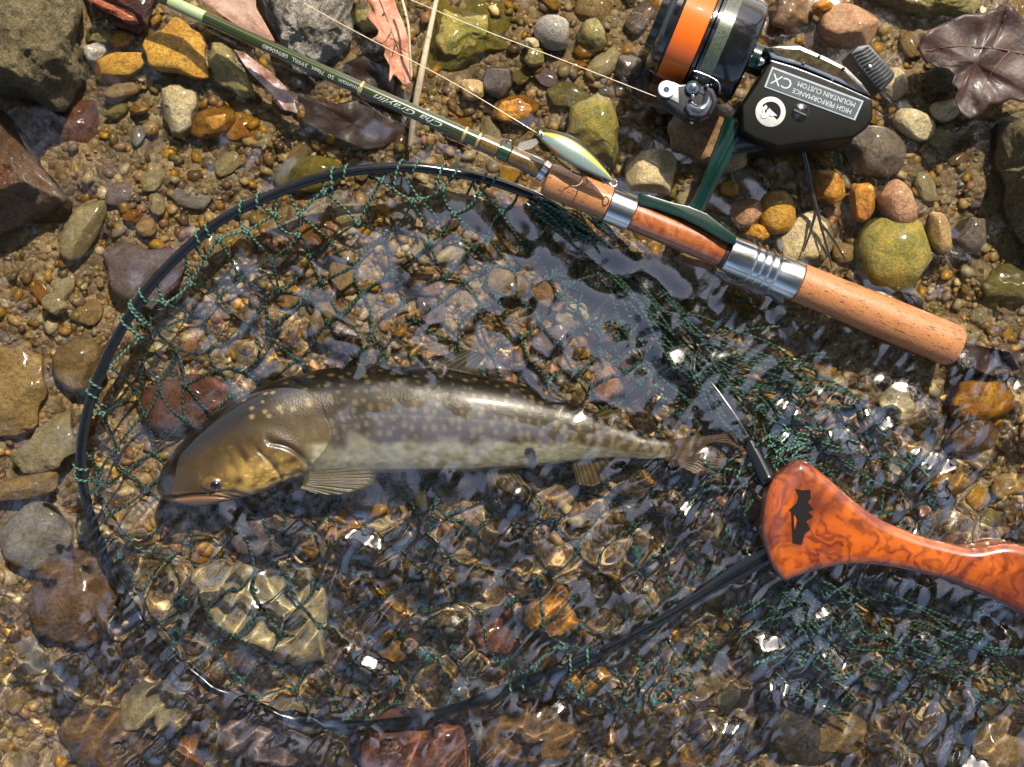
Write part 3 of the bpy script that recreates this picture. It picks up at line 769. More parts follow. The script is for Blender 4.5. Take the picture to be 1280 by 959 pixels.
# cord wrapped round the hoop
t_ = np.gradient(rimp, axis=0); t_ /= np.linalg.norm(t_, axis=1)[:, None]
def lashing(k, turns=1.7, pitch=.006, lead=26):
    p0, t0 = rimp[k], t_[k]; a = np.cross(t0, [0, 0, 1]); a /= np.linalg.norm(a); b = np.cross(a, t0); R_ = rr_[k]+.0009
    th = np.linspace(0, turns*2*np.pi, int(18*turns)); s_ = (th/(2*np.pi)-turns/2)*pitch
    pts = p0+s_[:, None]*t0+R_*(np.cos(th)[:, None]*a+np.sin(th)[:, None]*b)
    cin = np.array(P(520, 560, 0))-p0; cin[2] = 0; cin /= np.linalg.norm(cin)
    tail = [pts[-1]+cin*lead*S*q+np.array([0, 0, -.004*q*q])+t0*.003*q for q in (.3, .65, 1.0)]
    pts = np.vstack([pts, tail])
    tube_obj('lashing', pts, .0009, CORD, net, 6)
for px, py in [(605, 224), (560, 214), (510, 209), (430, 216), (305, 258), (250, 297), (172, 380), (170, 400), (118, 486), (112, 590), (640, 861), (725, 824)]:
    k, _ = rim_near([px], [py]); lashing(int(k[0]), random.uniform(1.2, 1.9), random.uniform(.006, .013), random.uniform(20, 34))

# burl handle
m = M('polished_burl_wood'); tc = m.n('TexCoord')
n0 = m.n('TexNoise', {'Vector': tc.outputs['Object'], 'Scale': 26.0, 'Detail': 4.0})
sc_ = m.n('VectorMath', operation='SCALE'); m.set(sc_.inputs[0], n0.outputs['Color']); m.set(sc_.inputs['Scale'], .06)
wv = m.n('VectorMath', {0: tc.outputs['Object'], 1: sc_.outputs[0]}, operation='ADD').outputs[0]
n1 = m.n('TexNoise', {'Vector': wv, 'Scale': 30.0, 'Detail': 9.0, 'Roughness': .58, 'Distortion': .9})
w1 = m.n('TexWave', {'Vector': wv, 'Scale': 22.0, 'Distortion': 14.0, 'Detail': 4.0, 'Detail Scale': 2.0})
n3 = m.n('TexNoise', {'Vector': tc.outputs['Object'], 'Scale': 22.0, 'Detail': 3.0})
c_ = m.ramp(n1.outputs[0], [(.28, (.025, .004, .002)), (.42, (.14, .018, .003)), (.54, (.34, .062, .005)), (.72, (.52, .135, .010))])
c_ = m.mix(.45, c_, m.ramp(w1.outputs['Fac'], [(.1, (.09, .012, .002)), (.7, (.44, .095, .007))]))
c_ = m.mix(m.ramp(n3.outputs[0], [(.52, 0.0), (.66, .85)]), c_, (.10, .018, .006))
m.p(Base_Color=c_, Roughness=.30, Coat_Weight=1.0, Coat_Roughness=.03); BURL = m.m
ZH = .021
up_ = [(955, 632), (958, 616), (966, 600), (980, 586), (995, 577), (1004, 576), (1018, 584), (1040, 602), (1064, 623), (1099, 648), (1142, 667), (1192, 681), (1221, 685), (1255, 679), (1285, 684), (1340, 704), (1390, 732)]
lo_ = [(953, 648), (952, 668), (956, 686), (963, 704), (972, 718), (981, 726), (995, 721), (1021, 713), (1055, 706), (1099, 707), (1146, 715), (1192, 729), (1230, 744), (1262, 760), (1300, 779), (1340, 796), (1380, 812)]
uc, lc_ = catmull(up_, 8), catmull(lo_, 8); ns = len(uc); sv = np.linspace(-1, 1, 61); sv = np.sign(sv)*np.abs(sv)**.8
mid_, hv = (uc+lc_)/2, (lc_-uc)/2
gx = mid_[:, 0:1]+hv[:, 0:1]*sv[None]; gy = mid_[:, 1:2]+hv[:, 1:2]*sv[None]
out_ = np.vstack([uc, lc_[::-1]])
ed = dist_poly(gx, gy, np.vstack([out_, out_[:1]]))*S
rr2 = .0065; ee = np.clip(ed, 0, rr2); gz = ZH-(rr2-np.sqrt(np.maximum(rr2**2-(rr2-ee)**2, 0)))*.95-.0012*(1-np.clip(ed/.013, 0, 1))
top = PV(gx, gy, gz); n2_ = len(sv); ii = np.arange(ns*n2_).reshape(ns, n2_)
F = np.stack([ii[:-1, :-1], ii[1:, :-1], ii[1:, 1:], ii[:-1, 1:]], -1).reshape(-1, 4)
rim_i = np.concatenate([ii[:, 0], ii[-1, 1:], ii[-2::-1, -1], ii[0, -2:0:-1]]); V = [top.reshape(-1, 3)]; prev = rim_i; cnt = ns*n2_; FF = [F]
ring0 = top.reshape(-1, 3)[rim_i]; cc_ = np.array([.24, -.08])
for zz, sh_ in ((.011, 1.0), (.005, .998), (.0, .992), (-.003, .975)):
    r_ = ring0.copy(); r_[:, 2] = np.minimum(r_[:, 2]-.0005, zz); r_[:, :2] = cc_+(r_[:, :2]-cc_)*sh_
    cur = np.arange(cnt, cnt+len(rim_i)); cnt += len(rim_i); V.append(r_)
    FF.append(np.stack([prev, np.roll(prev, -1), np.roll(cur, -1), cur], -1)); prev = cur
bm = bmesh.new(); bv = [bm.verts.new(x) for x in np.vstack(V)]
for fq in np.vstack(FF).tolist():
    try: bm.faces.new([bv[k] for k in fq])
    except ValueError: pass
bm.faces.new([bv[k] for k in prev]); bmesh.ops.recalc_face_normals(bm, faces=bm.faces); bm.verts.index_update()
V = np.array([x.co[:] for x in bm.verts]); F = [[x.index for x in fa.verts] for fa in bm.faces]; bm.free()
handle = mk('handle', V, F, BURL, net); sharp(handle, 60)
em = [(994, 611), (1003, 613), (1013, 612), (1014, 623), (1010, 628), (1017, 637), (1010, 640), (1017, 646), (1008, 652), (1013, 662), (1006, 668), (1002, 681), (991, 679), (989, 640), (986, 638), (996, 629), (998, 620)]
e = prism('emblem', em, ZH+.0004, ZH-.001, plain('black_inlay', (.006, .005, .005), .6, vary=.3, Specular_IOR_Level=.15), handle, bevel=0)
e['label'] = 'black ragged figure inlaid in the wood'
prism('emblem_slit', [(992.2, 646), (993.6, 644), (996, 650), (994.5, 661), (993, 662)], ZH+.0006, ZH-.0005, BURL, handle, bevel=0)

# ------------------------------------------------------------------ trout
FZ = -.0152
spine = SPX; ctl_s = SPC
hx = np.array([c[0] for c in ctl_s]); hh = np.interp(spine[:, 0], hx, [c[1] for c in ctl_s]); ht = np.interp(spine[:, 0], hx, [c[2] for c in ctl_s])
ker = np.ones(15)/15
hh[8:-8] = np.convolve(hh, ker, 'same')[8:-8]; ht[8:-8] = np.convolve(ht, ker, 'same')[8:-8]
tg = np.gradient(spine, axis=0); tg /= np.linalg.norm(tg, axis=1)[:, None]
nrm = np.stack([tg[:, 1], -tg[:, 0]], -1)            # towards the back (up in the picture)
nrm = np.where(nrm[:, 1:2] > 0, -nrm, nrm)
NA = 176; th = np.arange(NA)*2*np.pi/NA
cs, sn = np.cos(th), np.sin(th)
e_ = np.interp(spine[:, 0], [200, 330, 420], [.62, .68, .86])[:, None]
lat = np.sign(cs)[None]*np.abs(cs)[None]**e_; ver = np.sign(sn)[None]*np.abs(sn)[None]**e_
HLIFT = (.0072*sstep(430, 300, spine[:, 0]))[:, None]     # the head is held clear of the water
vd = lat                                             # +1 back, -1 belly
nR = len(spine)
arc = np.concatenate([[0], np.cumsum(np.linalg.norm(np.diff(spine, axis=0), axis=1))])
tilt = .10                                           # back rolled a little towards the viewer
fpx = spine[:, 0:1]+nrm[:, 0:1]*hh[:, None]*lat
fpy = spine[:, 1:2]+nrm[:, 1:2]*hh[:, None]*lat
fz = FZ+HLIFT+ht[:, None]*S*ver-(.04+.13*sstep(345, 270, spine[:, 0:1]))*hh[:, None]*S*lat
topside = sstep(-.1, .25, ver)
g = lambda poly, w: np.exp(-(dist_poly(fpx, fpy, poly)/w)**2)
mouth = catmull([(200, 622), (222, 621), (250, 618), (280, 620), (312, 628)], 6)[:, :2]
maxil = catmull([(262, 617), (285, 614), (310, 620), (318, 629)], 6)[:, :2]
oper = catmull([(336, 553), (362, 560), (384, 578), (388, 596), (372, 612), (345, 622)], 6)[:, :2]
preo = catmull([(322, 562), (342, 582), (352, 600), (340, 618)], 6)[:, :2]
subo = catmull([(352, 596), (378, 590)], 6)[:, :2]
crown_l = catmull([(225, 592), (262, 572), (300, 552)], 6)[:, :2]
disp = -.0026*g(mouth, 2.4)-.0010*g(maxil, 1.8)-.0022*g(oper, 2.6)-.0013*g(preo, 2.2)-.0006*g(subo, 2)+.0008*g(mouth+np.array([0, 7]), 4)
ins_o = sstep(26, 0, dist_poly(fpx, fpy, oper-np.array([16, 2])))
disp = disp+.0012*ins_o*1.0-.0018*np.exp(-(((fpx-268)/15)**2+((fpy-604)/11)**2))+.001*np.exp(-(((fpx-268)/24)**2+((fpy-596)/14)**2))
nzv = np.array([[noise.noise(Vector((a/9, b/9, 0))) for a, b in zip(fpx[i, ::8], fpy[i, ::8])] for i in range(0, nR, 4)])
fz = fz+disp*topside
Vf = PV(fpx, fpy, fz)
# skin colours (the fish's own markings)
vv = lat; aa = np.broadcast_to(arc[:, None], fpx.shape)
low = gnoise(fpx.shape, 26, 51); fin_ = gnoise(fpx.shape, 6, 52); mid = gnoise(fpx.shape, 12, 53)
def C(*c): return np.array(c)[None, None]
mixc = lambda a, b, t: a*(1-t[..., None])+b*t[..., None]
c = np.broadcast_to(C(.048, .030, .007), fpx.shape+(3,)).copy()
c = mixc(c, C(.085, .055, .014), sstep(.25, -.25, vv))
c = mixc(c, C(.015, .011, .003), sstep(.38, .78, vv+low*.05))
bel = sstep(-.24, -.46, vv+low*.05+.10*sstep(520, 650, aa)-.06*np.exp(-((aa-330)/110)**2)*-1)*sstep(170, 240, aa)*(1-.6*sstep(500, 620, aa))
c = mixc(c, C(.44, .41, .28), bel*.95)
c = mixc(c, C(.42, .40, .31), sstep(-.72, -.9, vv)*sstep(170, 240, aa)*.8)
c = c*(1+.10*fin_+.10*mid)[..., None]
# head
head = sstep(212, 178, aa+6*low)
hc_ = np.broadcast_to(C(.042, .025, .006), fpx.shape+(3,)).copy()
hc_ = mixc(hc_, C(.013, .009, .002), sstep(.30, .72, vv))
chk = np.exp(-(((fpx-330)/46)**2+((fpy-596)/26)**2)); chk = np.clip(chk*1.5, 0, 1)*np.clip(.75+.35*mid, 0, 1.2)
hc_ = mixc(hc_, C(.30, .19, .045), np.clip(chk, 0, 1))
hc_ = mixc(hc_, C(.17, .085, .038), sstep(612, 624, fpy-.03*(fpx-250))*sstep(330, 300, fpx))
hc_ = mixc(hc_, C(.26, .16, .07), sstep(629, 640, fpy)*sstep(330, 300, fpx)*.7)
spk = sstep(1.1, 1.9, gnoise(fpx.shape, 4.5, 57)); hc_ = mixc(hc_, C(.58, .42, .16), spk*np.clip(chk, 0, 1)*.8)
hc_ = mixc(hc_, C(.025, .015, .006), np.clip(.9*g(oper, 3)+.75*g(preo, 2.5)+.6*g(subo, 2)+1.0*g(mouth, 2.2)+.6*g(maxil, 1.6), 0, 1))
c = mixc(c, hc_, head)
# pale spots
sp_ = []
for s0 in np.arange(150, 672, 14.5):
    for v0 in np.arange(-.30, .98, .165):
        s1, v1 = s0+random.uniform(-4.5, 4.5), v0+random.uniform(-.055, .055)
        if random.random() < .86 and (s1 > 235 or v1 > .35): sp_.append((s1, v1, random.uniform(2.0, 3.7) if v1 > .35 else random.uniform(2.6, 4.6)))
dense = np.zeros(fpx.shape)
hhb = np.broadcast_to(hh[:, None], fpx.shape)
for s1, v1, r1 in sp_:
    i0, i1 = np.searchsorted(arc, [s1-9, s1+9])
    if i1 <= i0: continue
    thd = np.arccos(np.clip(vv[i0:i1], -1, 1)); t1 = math.acos(max(-1, min(1, v1)))
    d = np.hypot(aa[i0:i1]-s1, (thd-t1)*hhb[i0:i1]*.85)
    dense[i0:i1] = np.maximum(dense[i0:i1], sstep(r1*1.25, r1*.55, d))
c = mixc(c, C(.26, .19, .08), dense*.8*(1-.7*bel))
ll = np.exp(-((vv-.06)/.012)**2)*sstep(215, 240, aa)*(.5+.5*np.sin(aa*1.6))
c = mixc(c, C(.36, .28, .13), np.clip(ll, 0, 1)*.5)
m = M('wet_trout_skin'); at = m.n('Attribute', attribute_name='Col'); tc = m.n('TexCoord')
vs_ = m.n('TexVoronoi', {'Vector': tc.outputs['Object'], 'Scale': 900.0}); nn = m.n('TexNoise', {'Vector': tc.outputs['Object'], 'Scale': 300.0, 'Detail': 4.0})
m.p(Base_Color=m.mix(1.0, at.outputs['Color'], m.ramp(vs_.outputs['Distance'], [(0, 1.08), (.8, .85)]), 'MULTIPLY'), Roughness=.34, Coat_Weight=.8, Coat_Roughness=.06, Metallic=.05)
m.bump(m.math('ADD', vs_.outputs['Distance'], m.math('MULTIPLY', nn.outputs[0], .6)), .12, .0006); SKIN = m.m
trout = root('trout', P(520, 540, FZ)); tag(trout, 'brown pale-spotted trout with cream belly lying on its side in the net', 'fish')
ii = np.arange(nR*NA).reshape(nR, NA); i2 = np.roll(ii, -1, 1)
F = np.stack([ii[:-1], i2[:-1], i2[1:], ii[1:]], -1).reshape(-1, 4)
Vl = Vf.reshape(-1, 3); cl = c.reshape(-1, 3)
Fl = F.tolist()+[ii[0].tolist()[::-1], ii[-1].tolist()]
body = mk('body', Vl, [tuple(x) for x in Fl], SKIN, trout, colr=np.clip(cl, 0.004, 1))
def ztop(px, py):
    d = np.hypot(fpx-px, fpy-py)+np.where(ver > 0, 0, 1e3); k = np.unravel_index(d.argmin(), d.shape); return float(fz[k])
# eye
ez = ztop(268, 604)
def lens(name, px, py, z, rx, ry, rz, mat, parent, rot=0, sub=4):
    v, f = ICO[sub]; v = v*np.array([rx*S, ry*S, rz*S]); R_ = math.radians(rot)
    v = np.stack([v[:, 0]*math.cos(R_)-v[:, 1]*math.sin(R_), v[:, 0]*math.sin(R_)+v[:, 1]*math.cos(R_), v[:, 2]], -1)
    return mk(name, v+np.array(P(px, py, z)), f, mat, parent)
eye = lens('eye', 267, 604, ez-.0012, 16, 10.5, 8.5, plain('gold_iris', (.12, .065, .015), .25, .3, coat=.6, vary=.5, scale=900), trout, 4)
lens('pupil', 269, 605.5, ez+.0006, 8.5, 6.6, 6, plain('black_pupil', (.004, .004, .006), .05, coat=1.0, vary=0), eye, 4)
jaw = tube_obj('jaw_bone', np.array([P(x, y, ztop(x, y)-.0010) for x, y in catmull([(258, 618), (272, 617), (286, 619), (298, 623)], 5)[:, :2]]), np.concatenate([np.linspace(.0007, .0016, 8), np.linspace(.0016, .0007, 8)]), plain('jaw_skin', (.26, .15, .075), .3, coat=.6, vary=.4, scale=500), trout, 10)

def fin(name, base, edge, z, mat, zt=None, rays=13, along=14, ripple=.0008, thick=.0007):
    """membrane between a base curve and a free edge with raised rays"""
    nb = rays*6+1
    b = catmull(base, 20); e = catmull(edge, 20)
    rs = lambda q: np.stack([np.interp(np.linspace(0, 1, nb), np.linspace(0, 1, len(q)), q[:, k]) for k in (0, 1)], -1)
    b, e = rs(b), rs(e); t = np.linspace(0, 1, along)[:, None, None]
    q = b[None]*(1-t)+e[None]*t; u = np.linspace(0, rays, nb)
    zz = z+((zt if zt is not None else z)-z)*t[..., 0]+ripple*np.cos(u*2*np.pi)[None]*(.4+.6*t[..., 0])+.0012*np.sin(u*.9)[None]*t[..., 0]
    top_ = PV(q[..., 0], q[..., 1], zz); bot = top_-np.array([0, 0, thick])
    V = np.vstack([top_.reshape(-1, 3), bot.reshape(-1, 3)]); at = np.stack(np.broadcast_arrays(t[..., 0], u[None]/rays, u[None]), -1).reshape(-1, 3)
    N_ = nb*along; i = np.arange(N_).reshape(along, nb)
    F = np.stack([i[:-1, :-1], i[:-1, 1:], i[1:, 1:], i[1:, :-1]], -1).reshape(-1, 4)
    rim = np.concatenate([i[0], i[1:, -1], i[-1, -2::-1], i[-2:0:-1, 0]]); r2 = np.roll(rim, -1)
    F = np.vstack([F, F[:, ::-1]+N_, np.stack([rim, r2, r2+N_, rim+N_], -1)])
    return mk(name, V, F, mat, trout, attrs=np.vstack([at, at]))
def finmat(name, c1, c2, edgec=None, alpha=1.0, edge_at=None):
    m = M(name); at = m.n('Attribute', attribute_name='uvw'); sp = m.n('SeparateXYZ', {0: at.outputs['Vector']}); tc = m.n('TexCoord')
    nz = m.n('TexNoise', {'Vector': tc.outputs['Object'], 'Scale': 120.0, 'Detail': 4.0})
    st = m.math('MULTIPLY_ADD', m.math('COSINE', m.math('MULTIPLY', sp.outputs[2], 2*math.pi)), .5, .5)
    cc = m.mix(m.math('MULTIPLY', st, nz.outputs[0]), c1, c2)
    if edgec is not None:
        lo, hi = edge_at; cc = m.mix(m.ramp(sp.outputs[1], [(lo, 0.0), (hi, 1.0)] if hi > lo else [(hi, 1.0), (lo, 0.0)]), cc, edgec)
    m.p(Base_Color=cc, Roughness=.3, Coat_Weight=.6, Coat_Roughness=.08, Alpha=alpha); return m.m
brown_fin = finmat('brown_fin', (.10, .068, .022), (.26, .19, .075), alpha=.93)
pec = fin('pectoral_fin', [(384, 586), (380, 600), (376, 610)], [(452, 572), (466, 582), (470, 594), (462, 606), (430, 617), (396, 617)], ztop(400, 590)+.001, finmat('olive_fin_white_edge', (.12, .085, .018), (.24, .18, .06), (.62, .56, .42), .98, (.80, .90)), zt=-.006, rays=12)
fin('pelvic_fin', [(604, 586), (625, 584), (642, 580)], [(618, 622), (640, 630), (666, 614)], -.018, brown_fin, zt=-.024, rays=9)
fin('anal_fin', [(712, 574), (732, 571), (756, 568)], [(722, 604), (744, 606), (772, 586)], -.016, brown_fin, zt=-.02, rays=9)
fin('dorsal_fin', [(505, 462), (540, 460), (590, 468)], [(540, 446), (585, 438), (606, 446)], -.010, finmat('grey_fin', (.12, .10, .06), (.28, .25, .17), alpha=.95), zt=-.002, rays=11)
fin('adipose_fin', [(738, 520), (748, 525), (756, 530)], [(756, 511), (772, 514), (772, 523)], -.012, brown_fin, zt=-.009, rays=3)
fin('tail_fin', [(828, 551), (838, 562), (828, 574)], [(955, 535), (932, 552), (916, 568), (906, 584), (902, 604)], -.013, finmat('tail_fin_skin', (.10, .06, .025), (.27, .17, .08), alpha=.96), zt=-.006, rays=22, along=20, ripple=.0004)

# ------------------------------------------------------------------ fishing rod
def band_cork(name, c1, c2, c3):
    m = M(name); at = m.n('Attribute', attribute_name='uvw'); sp = m.n('SeparateXYZ', {0: at.outputs['Vector']})
    n1 = m.n('TexNoise', {'Vector': at.outputs['Vector'], 'Scale': 160.0, 'Detail': 6.0, 'Roughness': .7})
    w = m.n('TexWave', {'Vector': at.outputs['Vector'], 'Scale': 130.0, 'Distortion': 7.0, 'Detail': 5.0, 'Detail Scale': 4.0}, wave_type='BANDS', bands_direction='X')
    mp = m.n('Mapping', {'Vector': at.outputs['Vector'], 'Scale': (260.0, 900.0, 900.0)})
    pores = m.n('TexNoise', {'Vector': mp.outputs[0], 'Scale': 1.0, 'Detail': 2.0, 'Roughness': .5})
    base = m.mix(m.math('MULTIPLY', w.outputs['Fac'], .7), c1, c2); base = m.mix(m.ramp(n1.outputs[0], [(.45, 0.0), (.7, .5)]), base, c2)
    mp2 = m.n('Mapping', {'Vector': at.outputs['Vector'], 'Scale': (70.0, 330.0, 330.0)}); p2 = m.n('TexNoise', {'Vector': mp2.outputs[0], 'Scale': 1.0, 'Detail': 5.0, 'Roughness': .65})
    base = m.mix(m.ramp(p2.outputs[0], [(.55, 0.0), (.72, .75)]), base, tuple(q*.5 for q in c1))
    pm = m.ramp(pores.outputs[0], [(.60, 0.0), (.66, 1.0)]); base = m.mix(m.math('MULTIPLY', pm, .8), base, c3)
    m.p(Base_Color=base, Roughness=.42, Coat_Weight=.35, Coat_Roughness=.2)
    m.bump(m.math('SUBTRACT', n1.outputs[0], pm), .35, .0008); return m.m
CORK = band_cork('varnished_cork', (.36, .145, .048), (.43, .195, .072), (.13, .035, .01))
BLANK = M('olive_green_lacquer'); at = BLANK.n('Attribute', attribute_name='uvw')
nb = BLANK.n('TexNoise', {'Vector': at.outputs['Vector'], 'Scale': 400.0, 'Detail': 3.0})
BLANK.p(Base_Color=BLANK.ramp(nb.outputs[0], [(.3, (.018, .030, .004)), (.7, (.032, .045, .006))]), Roughness=.22, Coat_Weight=1.0, Coat_Roughness=.03); BLANK = BLANK.m
GOLDW = plain('amber_varnish_wrap', (.11, .062, .008), .25, coat=1.0, vary=.5, scale=400)
GILT = plain('gold_thread', (.55, .38, .13), .3, .6, coat=.5)
SILVER = plain('brushed_aluminium', (.70, .71, .69), .22, 1.0, vary=.02, scale=40, bump=0.0)
WOODI = M('figured_seat_wood'); at = WOODI.n('Attribute', attribute_name='uvw')
n1 = WOODI.n('TexNoise', {'Vector': at.outputs['Vector'], 'Scale': 110.0, 'Detail': 7.0, 'Roughness': .7, 'Distortion': 1.2})
WOODI.p(Base_Color=WOODI.ramp(n1.outputs[0], [(.3, (.17, .034, .008)), (.5, (.33, .095, .026)), (.7, (.46, .19, .075))]), Roughness=.3, Coat_Weight=1.0, Coat_Roughness=.04); WOODI = WOODI.m

A0 = P(682, 223, .030); A1 = P(1196, 434, .004)      # grip axis
ax = (A1-A0); LEN = ax.length; ax.normalize()
def axpt(px):
    t = (px-682)/(1196-682); return A0+(A1-A0)*t
def sA(px): return (axpt(px)-A0).dot(ax)
rod = root('fishing_rod', axpt(880)); tag(rod, 'green fishing rod with cork grips and wooden reel seat lying across the stones', 'fishing rod')
R1 = 21.5*S*.965
lathe('front_grip', [(-.0002, R1*.62), (.0, R1*.78), (.0008, R1*.9), (.003, R1*.98), (.007, R1), (sA(757), R1)], A0, A1, CORK, rod)
h0, h1 = sA(757)+.0003, sA(787)
lathe('front_hood', [(h0, R1*.98), (h0+.0004, R1*1.06), (h1-.0004, R1*1.06), (h1, R1*.99)], A0, A1, SILVER, rod)
i0, i1 = h1+.0003, sA(899)
lathe('wood_seat', [(i0, R1*.93), (i0+.0004, R1*.96), (i1-.0004, R1*.96), (i1, R1*.93)], A0, A1, WOODI, rod)
s0, s1 = sA(901), sA(992)
R2 = 24.5*S*.98
lathe('black_collar', [(i1+.0002, R1*.98), (s0+.0009, R1*1.02), (s0+.001, R1*.8)], A0, A1, plain('black_rubber', (.02, .02, .02), .5), rod)
prof = [(s0+.0012, R1*1.0), (s0+.0018, R1*1.10), (s0+.014, R1*1.12)]
q = s0+.016
for k in range(4):
    prof += [(q, R2*.95), (q+.0009, R2*.95), (q+.0013, R2*1.08), (q+.0019, R2*1.13), (q+.0025, R2*1.08), (q+.0029, R2*.95)]; q += .0050
prof += [(q, R2), (s1-.0005, R2*1.02), (s1, R2*.98)]
lathe('locking_ring', prof, A0, A1, SILVER, rod, ang=25)
c0 = s1+.0003; R3 = 26.5*S*.99; L3 = LEN
lathe('rear_grip', [(c0, R2*.95), (c0+.0004, R2*1.0), (c0+.03, R2*1.02), (L3-.05, R3*.99), (L3-.012, R3*1.0), (L3-.003, R3*.985), (L3-.0008, R3*.9), (L3, R3*.75)], A0, A1, CORK, rod)
# blank: from the grip to beyond the frame, slightly bent
bp = [(684, 217, .030), (669, 208, .0305), (583, 169, .034), (450, 110, .036), (345, 62.5, .035), (239, 14, .033), (120, -40, .031)]
bpts = np.array([P(*p) for p in catmull(bp, 10)])
blen = np.concatenate([[0], np.cumsum(np.linalg.norm(np.diff(bpts, axis=0), axis=1))])
brad = np.interp(blen, [0, blen[-1]], [.0047, .0033])
blank = tube_obj('rod_blank', bpts, brad, BLANK, rod, 32)
def bat(px):
    k = np.interp(px, [x for x in PXA(bpts[:, 0], bpts[:, 1], bpts[:, 2])[0][::-1]], np.arange(len(bpts))[::-1]); i = int(min(max(k, 0), len(bpts)-2)); fr_ = k-i
    p = bpts[i]*(1-fr_)+bpts[i+1]*fr_; d = bpts[i+1]-bpts[i]; return p, d/np.linalg.norm(d), brad[i]*(1-fr_)+brad[i+1]*fr_
def wrap(name, x0, x1, mat, th=.0003, parent=None):
    p, d, r = bat(x0); p2, d2, r2 = bat(x1); L_ = np.linalg.norm(p2-p)
    return lathe(name, [(0, r*1.0), (min(.0004, L_*.2), r+th), (L_-min(.0004, L_*.2), r2+th), (L_, r2)], p, p2, mat, parent or rod, 32)
wrap('winding_check', 676, 684, SILVER, .0018)
wrap('thread_wrap', 676, 637, GOLDW, .0011); wrap('thread_wrap', 623, 601, GOLDW, .0010); wrap('thread_wrap', 637, 624, plain('dark_green_wrap', (.012, .035, .006), .2, coat=1.0), .0011)
for x in (600, 583, 454): wrap('gold_ring', x, x-4, GILT, .0005)
p, d, r = bat(258); 
sticker = wrap('sticker', 256, 212, plain('pale_green_sticker', (.27, .33, .17), .5), .00012)
# keeper loop
p, d, r = bat(632); n_ = np.cross(d, [0, 0, 1]); n_ /= np.linalg.norm(n_); n_ = -n_ if n_[1] < 0 else n_
tq = np.linspace(0, np.pi, 12); kp = p+n_*(r+.0002)*.7+np.outer(np.cos(tq)*.0026, d)+np.outer(np.sin(tq)*.0042, n_)+np.array([0, 0, .002])
tube_obj('hook_keeper', kp, .0005, plain('dark_steel', (.16, .17, .17), .2, 1.0), rod, 8)

def text_mesh(body, size, shear=0.0, space=1.0, extr=.00003):
    cu = bpy.data.curves.new('lettering', 'FONT'); cu.body = body; cu.size = size; cu.shear = shear; cu.space_character = space; cu.extrude = extr
    cu.align_x = 'CENTER'; cu.align_y = 'CENTER'; cu.resolution_u = 3
    o = bpy.data.objects.new('tmp', cu); col.objects.link(o); dg = bpy.context.evaluated_depsgraph_get()
    me = bpy.data.meshes.new_from_object(o.evaluated_get(dg)); bpy.data.objects.remove(o)
    bm = bmesh.new(); bm.from_mesh(me); bpy.data.meshes.remove(me); return bm
def bm_arrays(bm):
    bm.verts.index_update(); return np.array([v.co[:] for v in bm.verts]), [[v.index for v in f.verts] for f in bm.faces]
WHITEP = plain('white_print', (.40, .43, .41), .5)
def rod_text(body, xc, size, shear, ang0, length_px=None):
    bm = text_mesh(body, size, shear); bmesh.ops.triangulate(bm, faces=bm.faces)
    for yy in np.arange(-.003, .0031, .0005):
        bmesh.ops.bisect_plane(bm, geom=list(bm.verts)+list(bm.edges)+list(bm.faces), plane_co=(0, yy, 0), plane_no=(0, 1, 0))
    v, f = bm_arrays(bm); bm.free()
    w = v[:, 0].max()-v[:, 0].min()
    if length_px: v[:, 0] *= length_px*S/w
    p, d, r = bat(xc); a = np.cross(d, [0, 0, 1]); a /= np.linalg.norm(a); a = -a if a[1] < 0 else a; b = np.cross(a, d); b = -b if b[2] < 0 else b
    t = -d if d[0] > 0 else d                       # reads upside down in the picture
    th_ = ang0-v[:, 1]/r
    pt = p+v[:, :1]*t+(r+.00012+v[:, 2:3])*(np.cos(th_)[:, None]*b+np.sin(th_)[:, None]*a)
    o = mk('lettering', pt, f, WHITEP, blank, smooth=False); return o
rod_text('Mountain  50  7feet  399RL  08960680', 393, .0034, 0, -.38, 130)
rod_text('Cha Graylin', 514, .0048, .5, -.36, 88)

# ------------------------------------------------------------------ spinning reel
GREEN = plain('dark_green_enamel', (.002, .020, .013), .22, coat=.4, vary=.05, scale=80, bump=0.0)
BLACK = plain('black_plastic', (.004, .004, .003), .5, coat=0.0, vary=.3, Specular_IOR_Level=.12)
GLOSSB = plain('gloss_black_rotor', (.008, .009, .010), .13, coat=.8, vary=.3, bump=.03)
CHROME = plain('chrome', (.62, .61, .58), .10, 1.0, vary=.15)
reel = root('spinning_reel', P(930, 150, .02)); tag(reel, 'black and dark green spinning reel wound with bright orange line', 'fishing reel')
ft = [(799, 240), (812, 243), (840, 252), (862, 257), (884, 266), (902, 280), (921, 294), (920, 307), (905, 301), (880, 286), (852, 272), (820, 261), (798, 256)]
prism('foot', ft, .035, .022, GREEN, reel, .0015, seg=3)
st_ = catmull([(862, 270, .0285), (872, 258, .030), (884, 234, .033), (896, 208, .036), (908, 184, .036), (922, 156, .035)], 6)
sr = np.interp(st_[:, 1], [156, 184, 234, 258, 270], [.0088, .0068, .0047, .0047, .0062])
stem = tube_obj('stem', np.array([P(*p) for p in st_]), sr, GREEN, reel, 20)
prism('stem_web', [(905, 190), (925, 160), (960, 172), (985, 182), (945, 186), (918, 191)], .042, .030, GREEN, reel, .001)
hz = .054
hs = [(927, 132), (948, 100), (957, 84), (966, 74), (1000, 84), (1050, 106), (1091, 124), (1092, 148), (1084, 160), (1068, 172), (1020, 178), (972, 184), (944, 174), (928, 164)]
housing = prism('housing', hs, hz, .016, BLACK, reel, .0022, seg=3)
cv = [(956, 58), (1000, 57), (1030, 70), (1058, 84), (1078, 104), (1092, 123), (1050, 104), (1000, 83), (964, 73)]
plate = prism('side_cover', cv, hz-.0015, .018, CHROME, reel, .0012, seg=2)
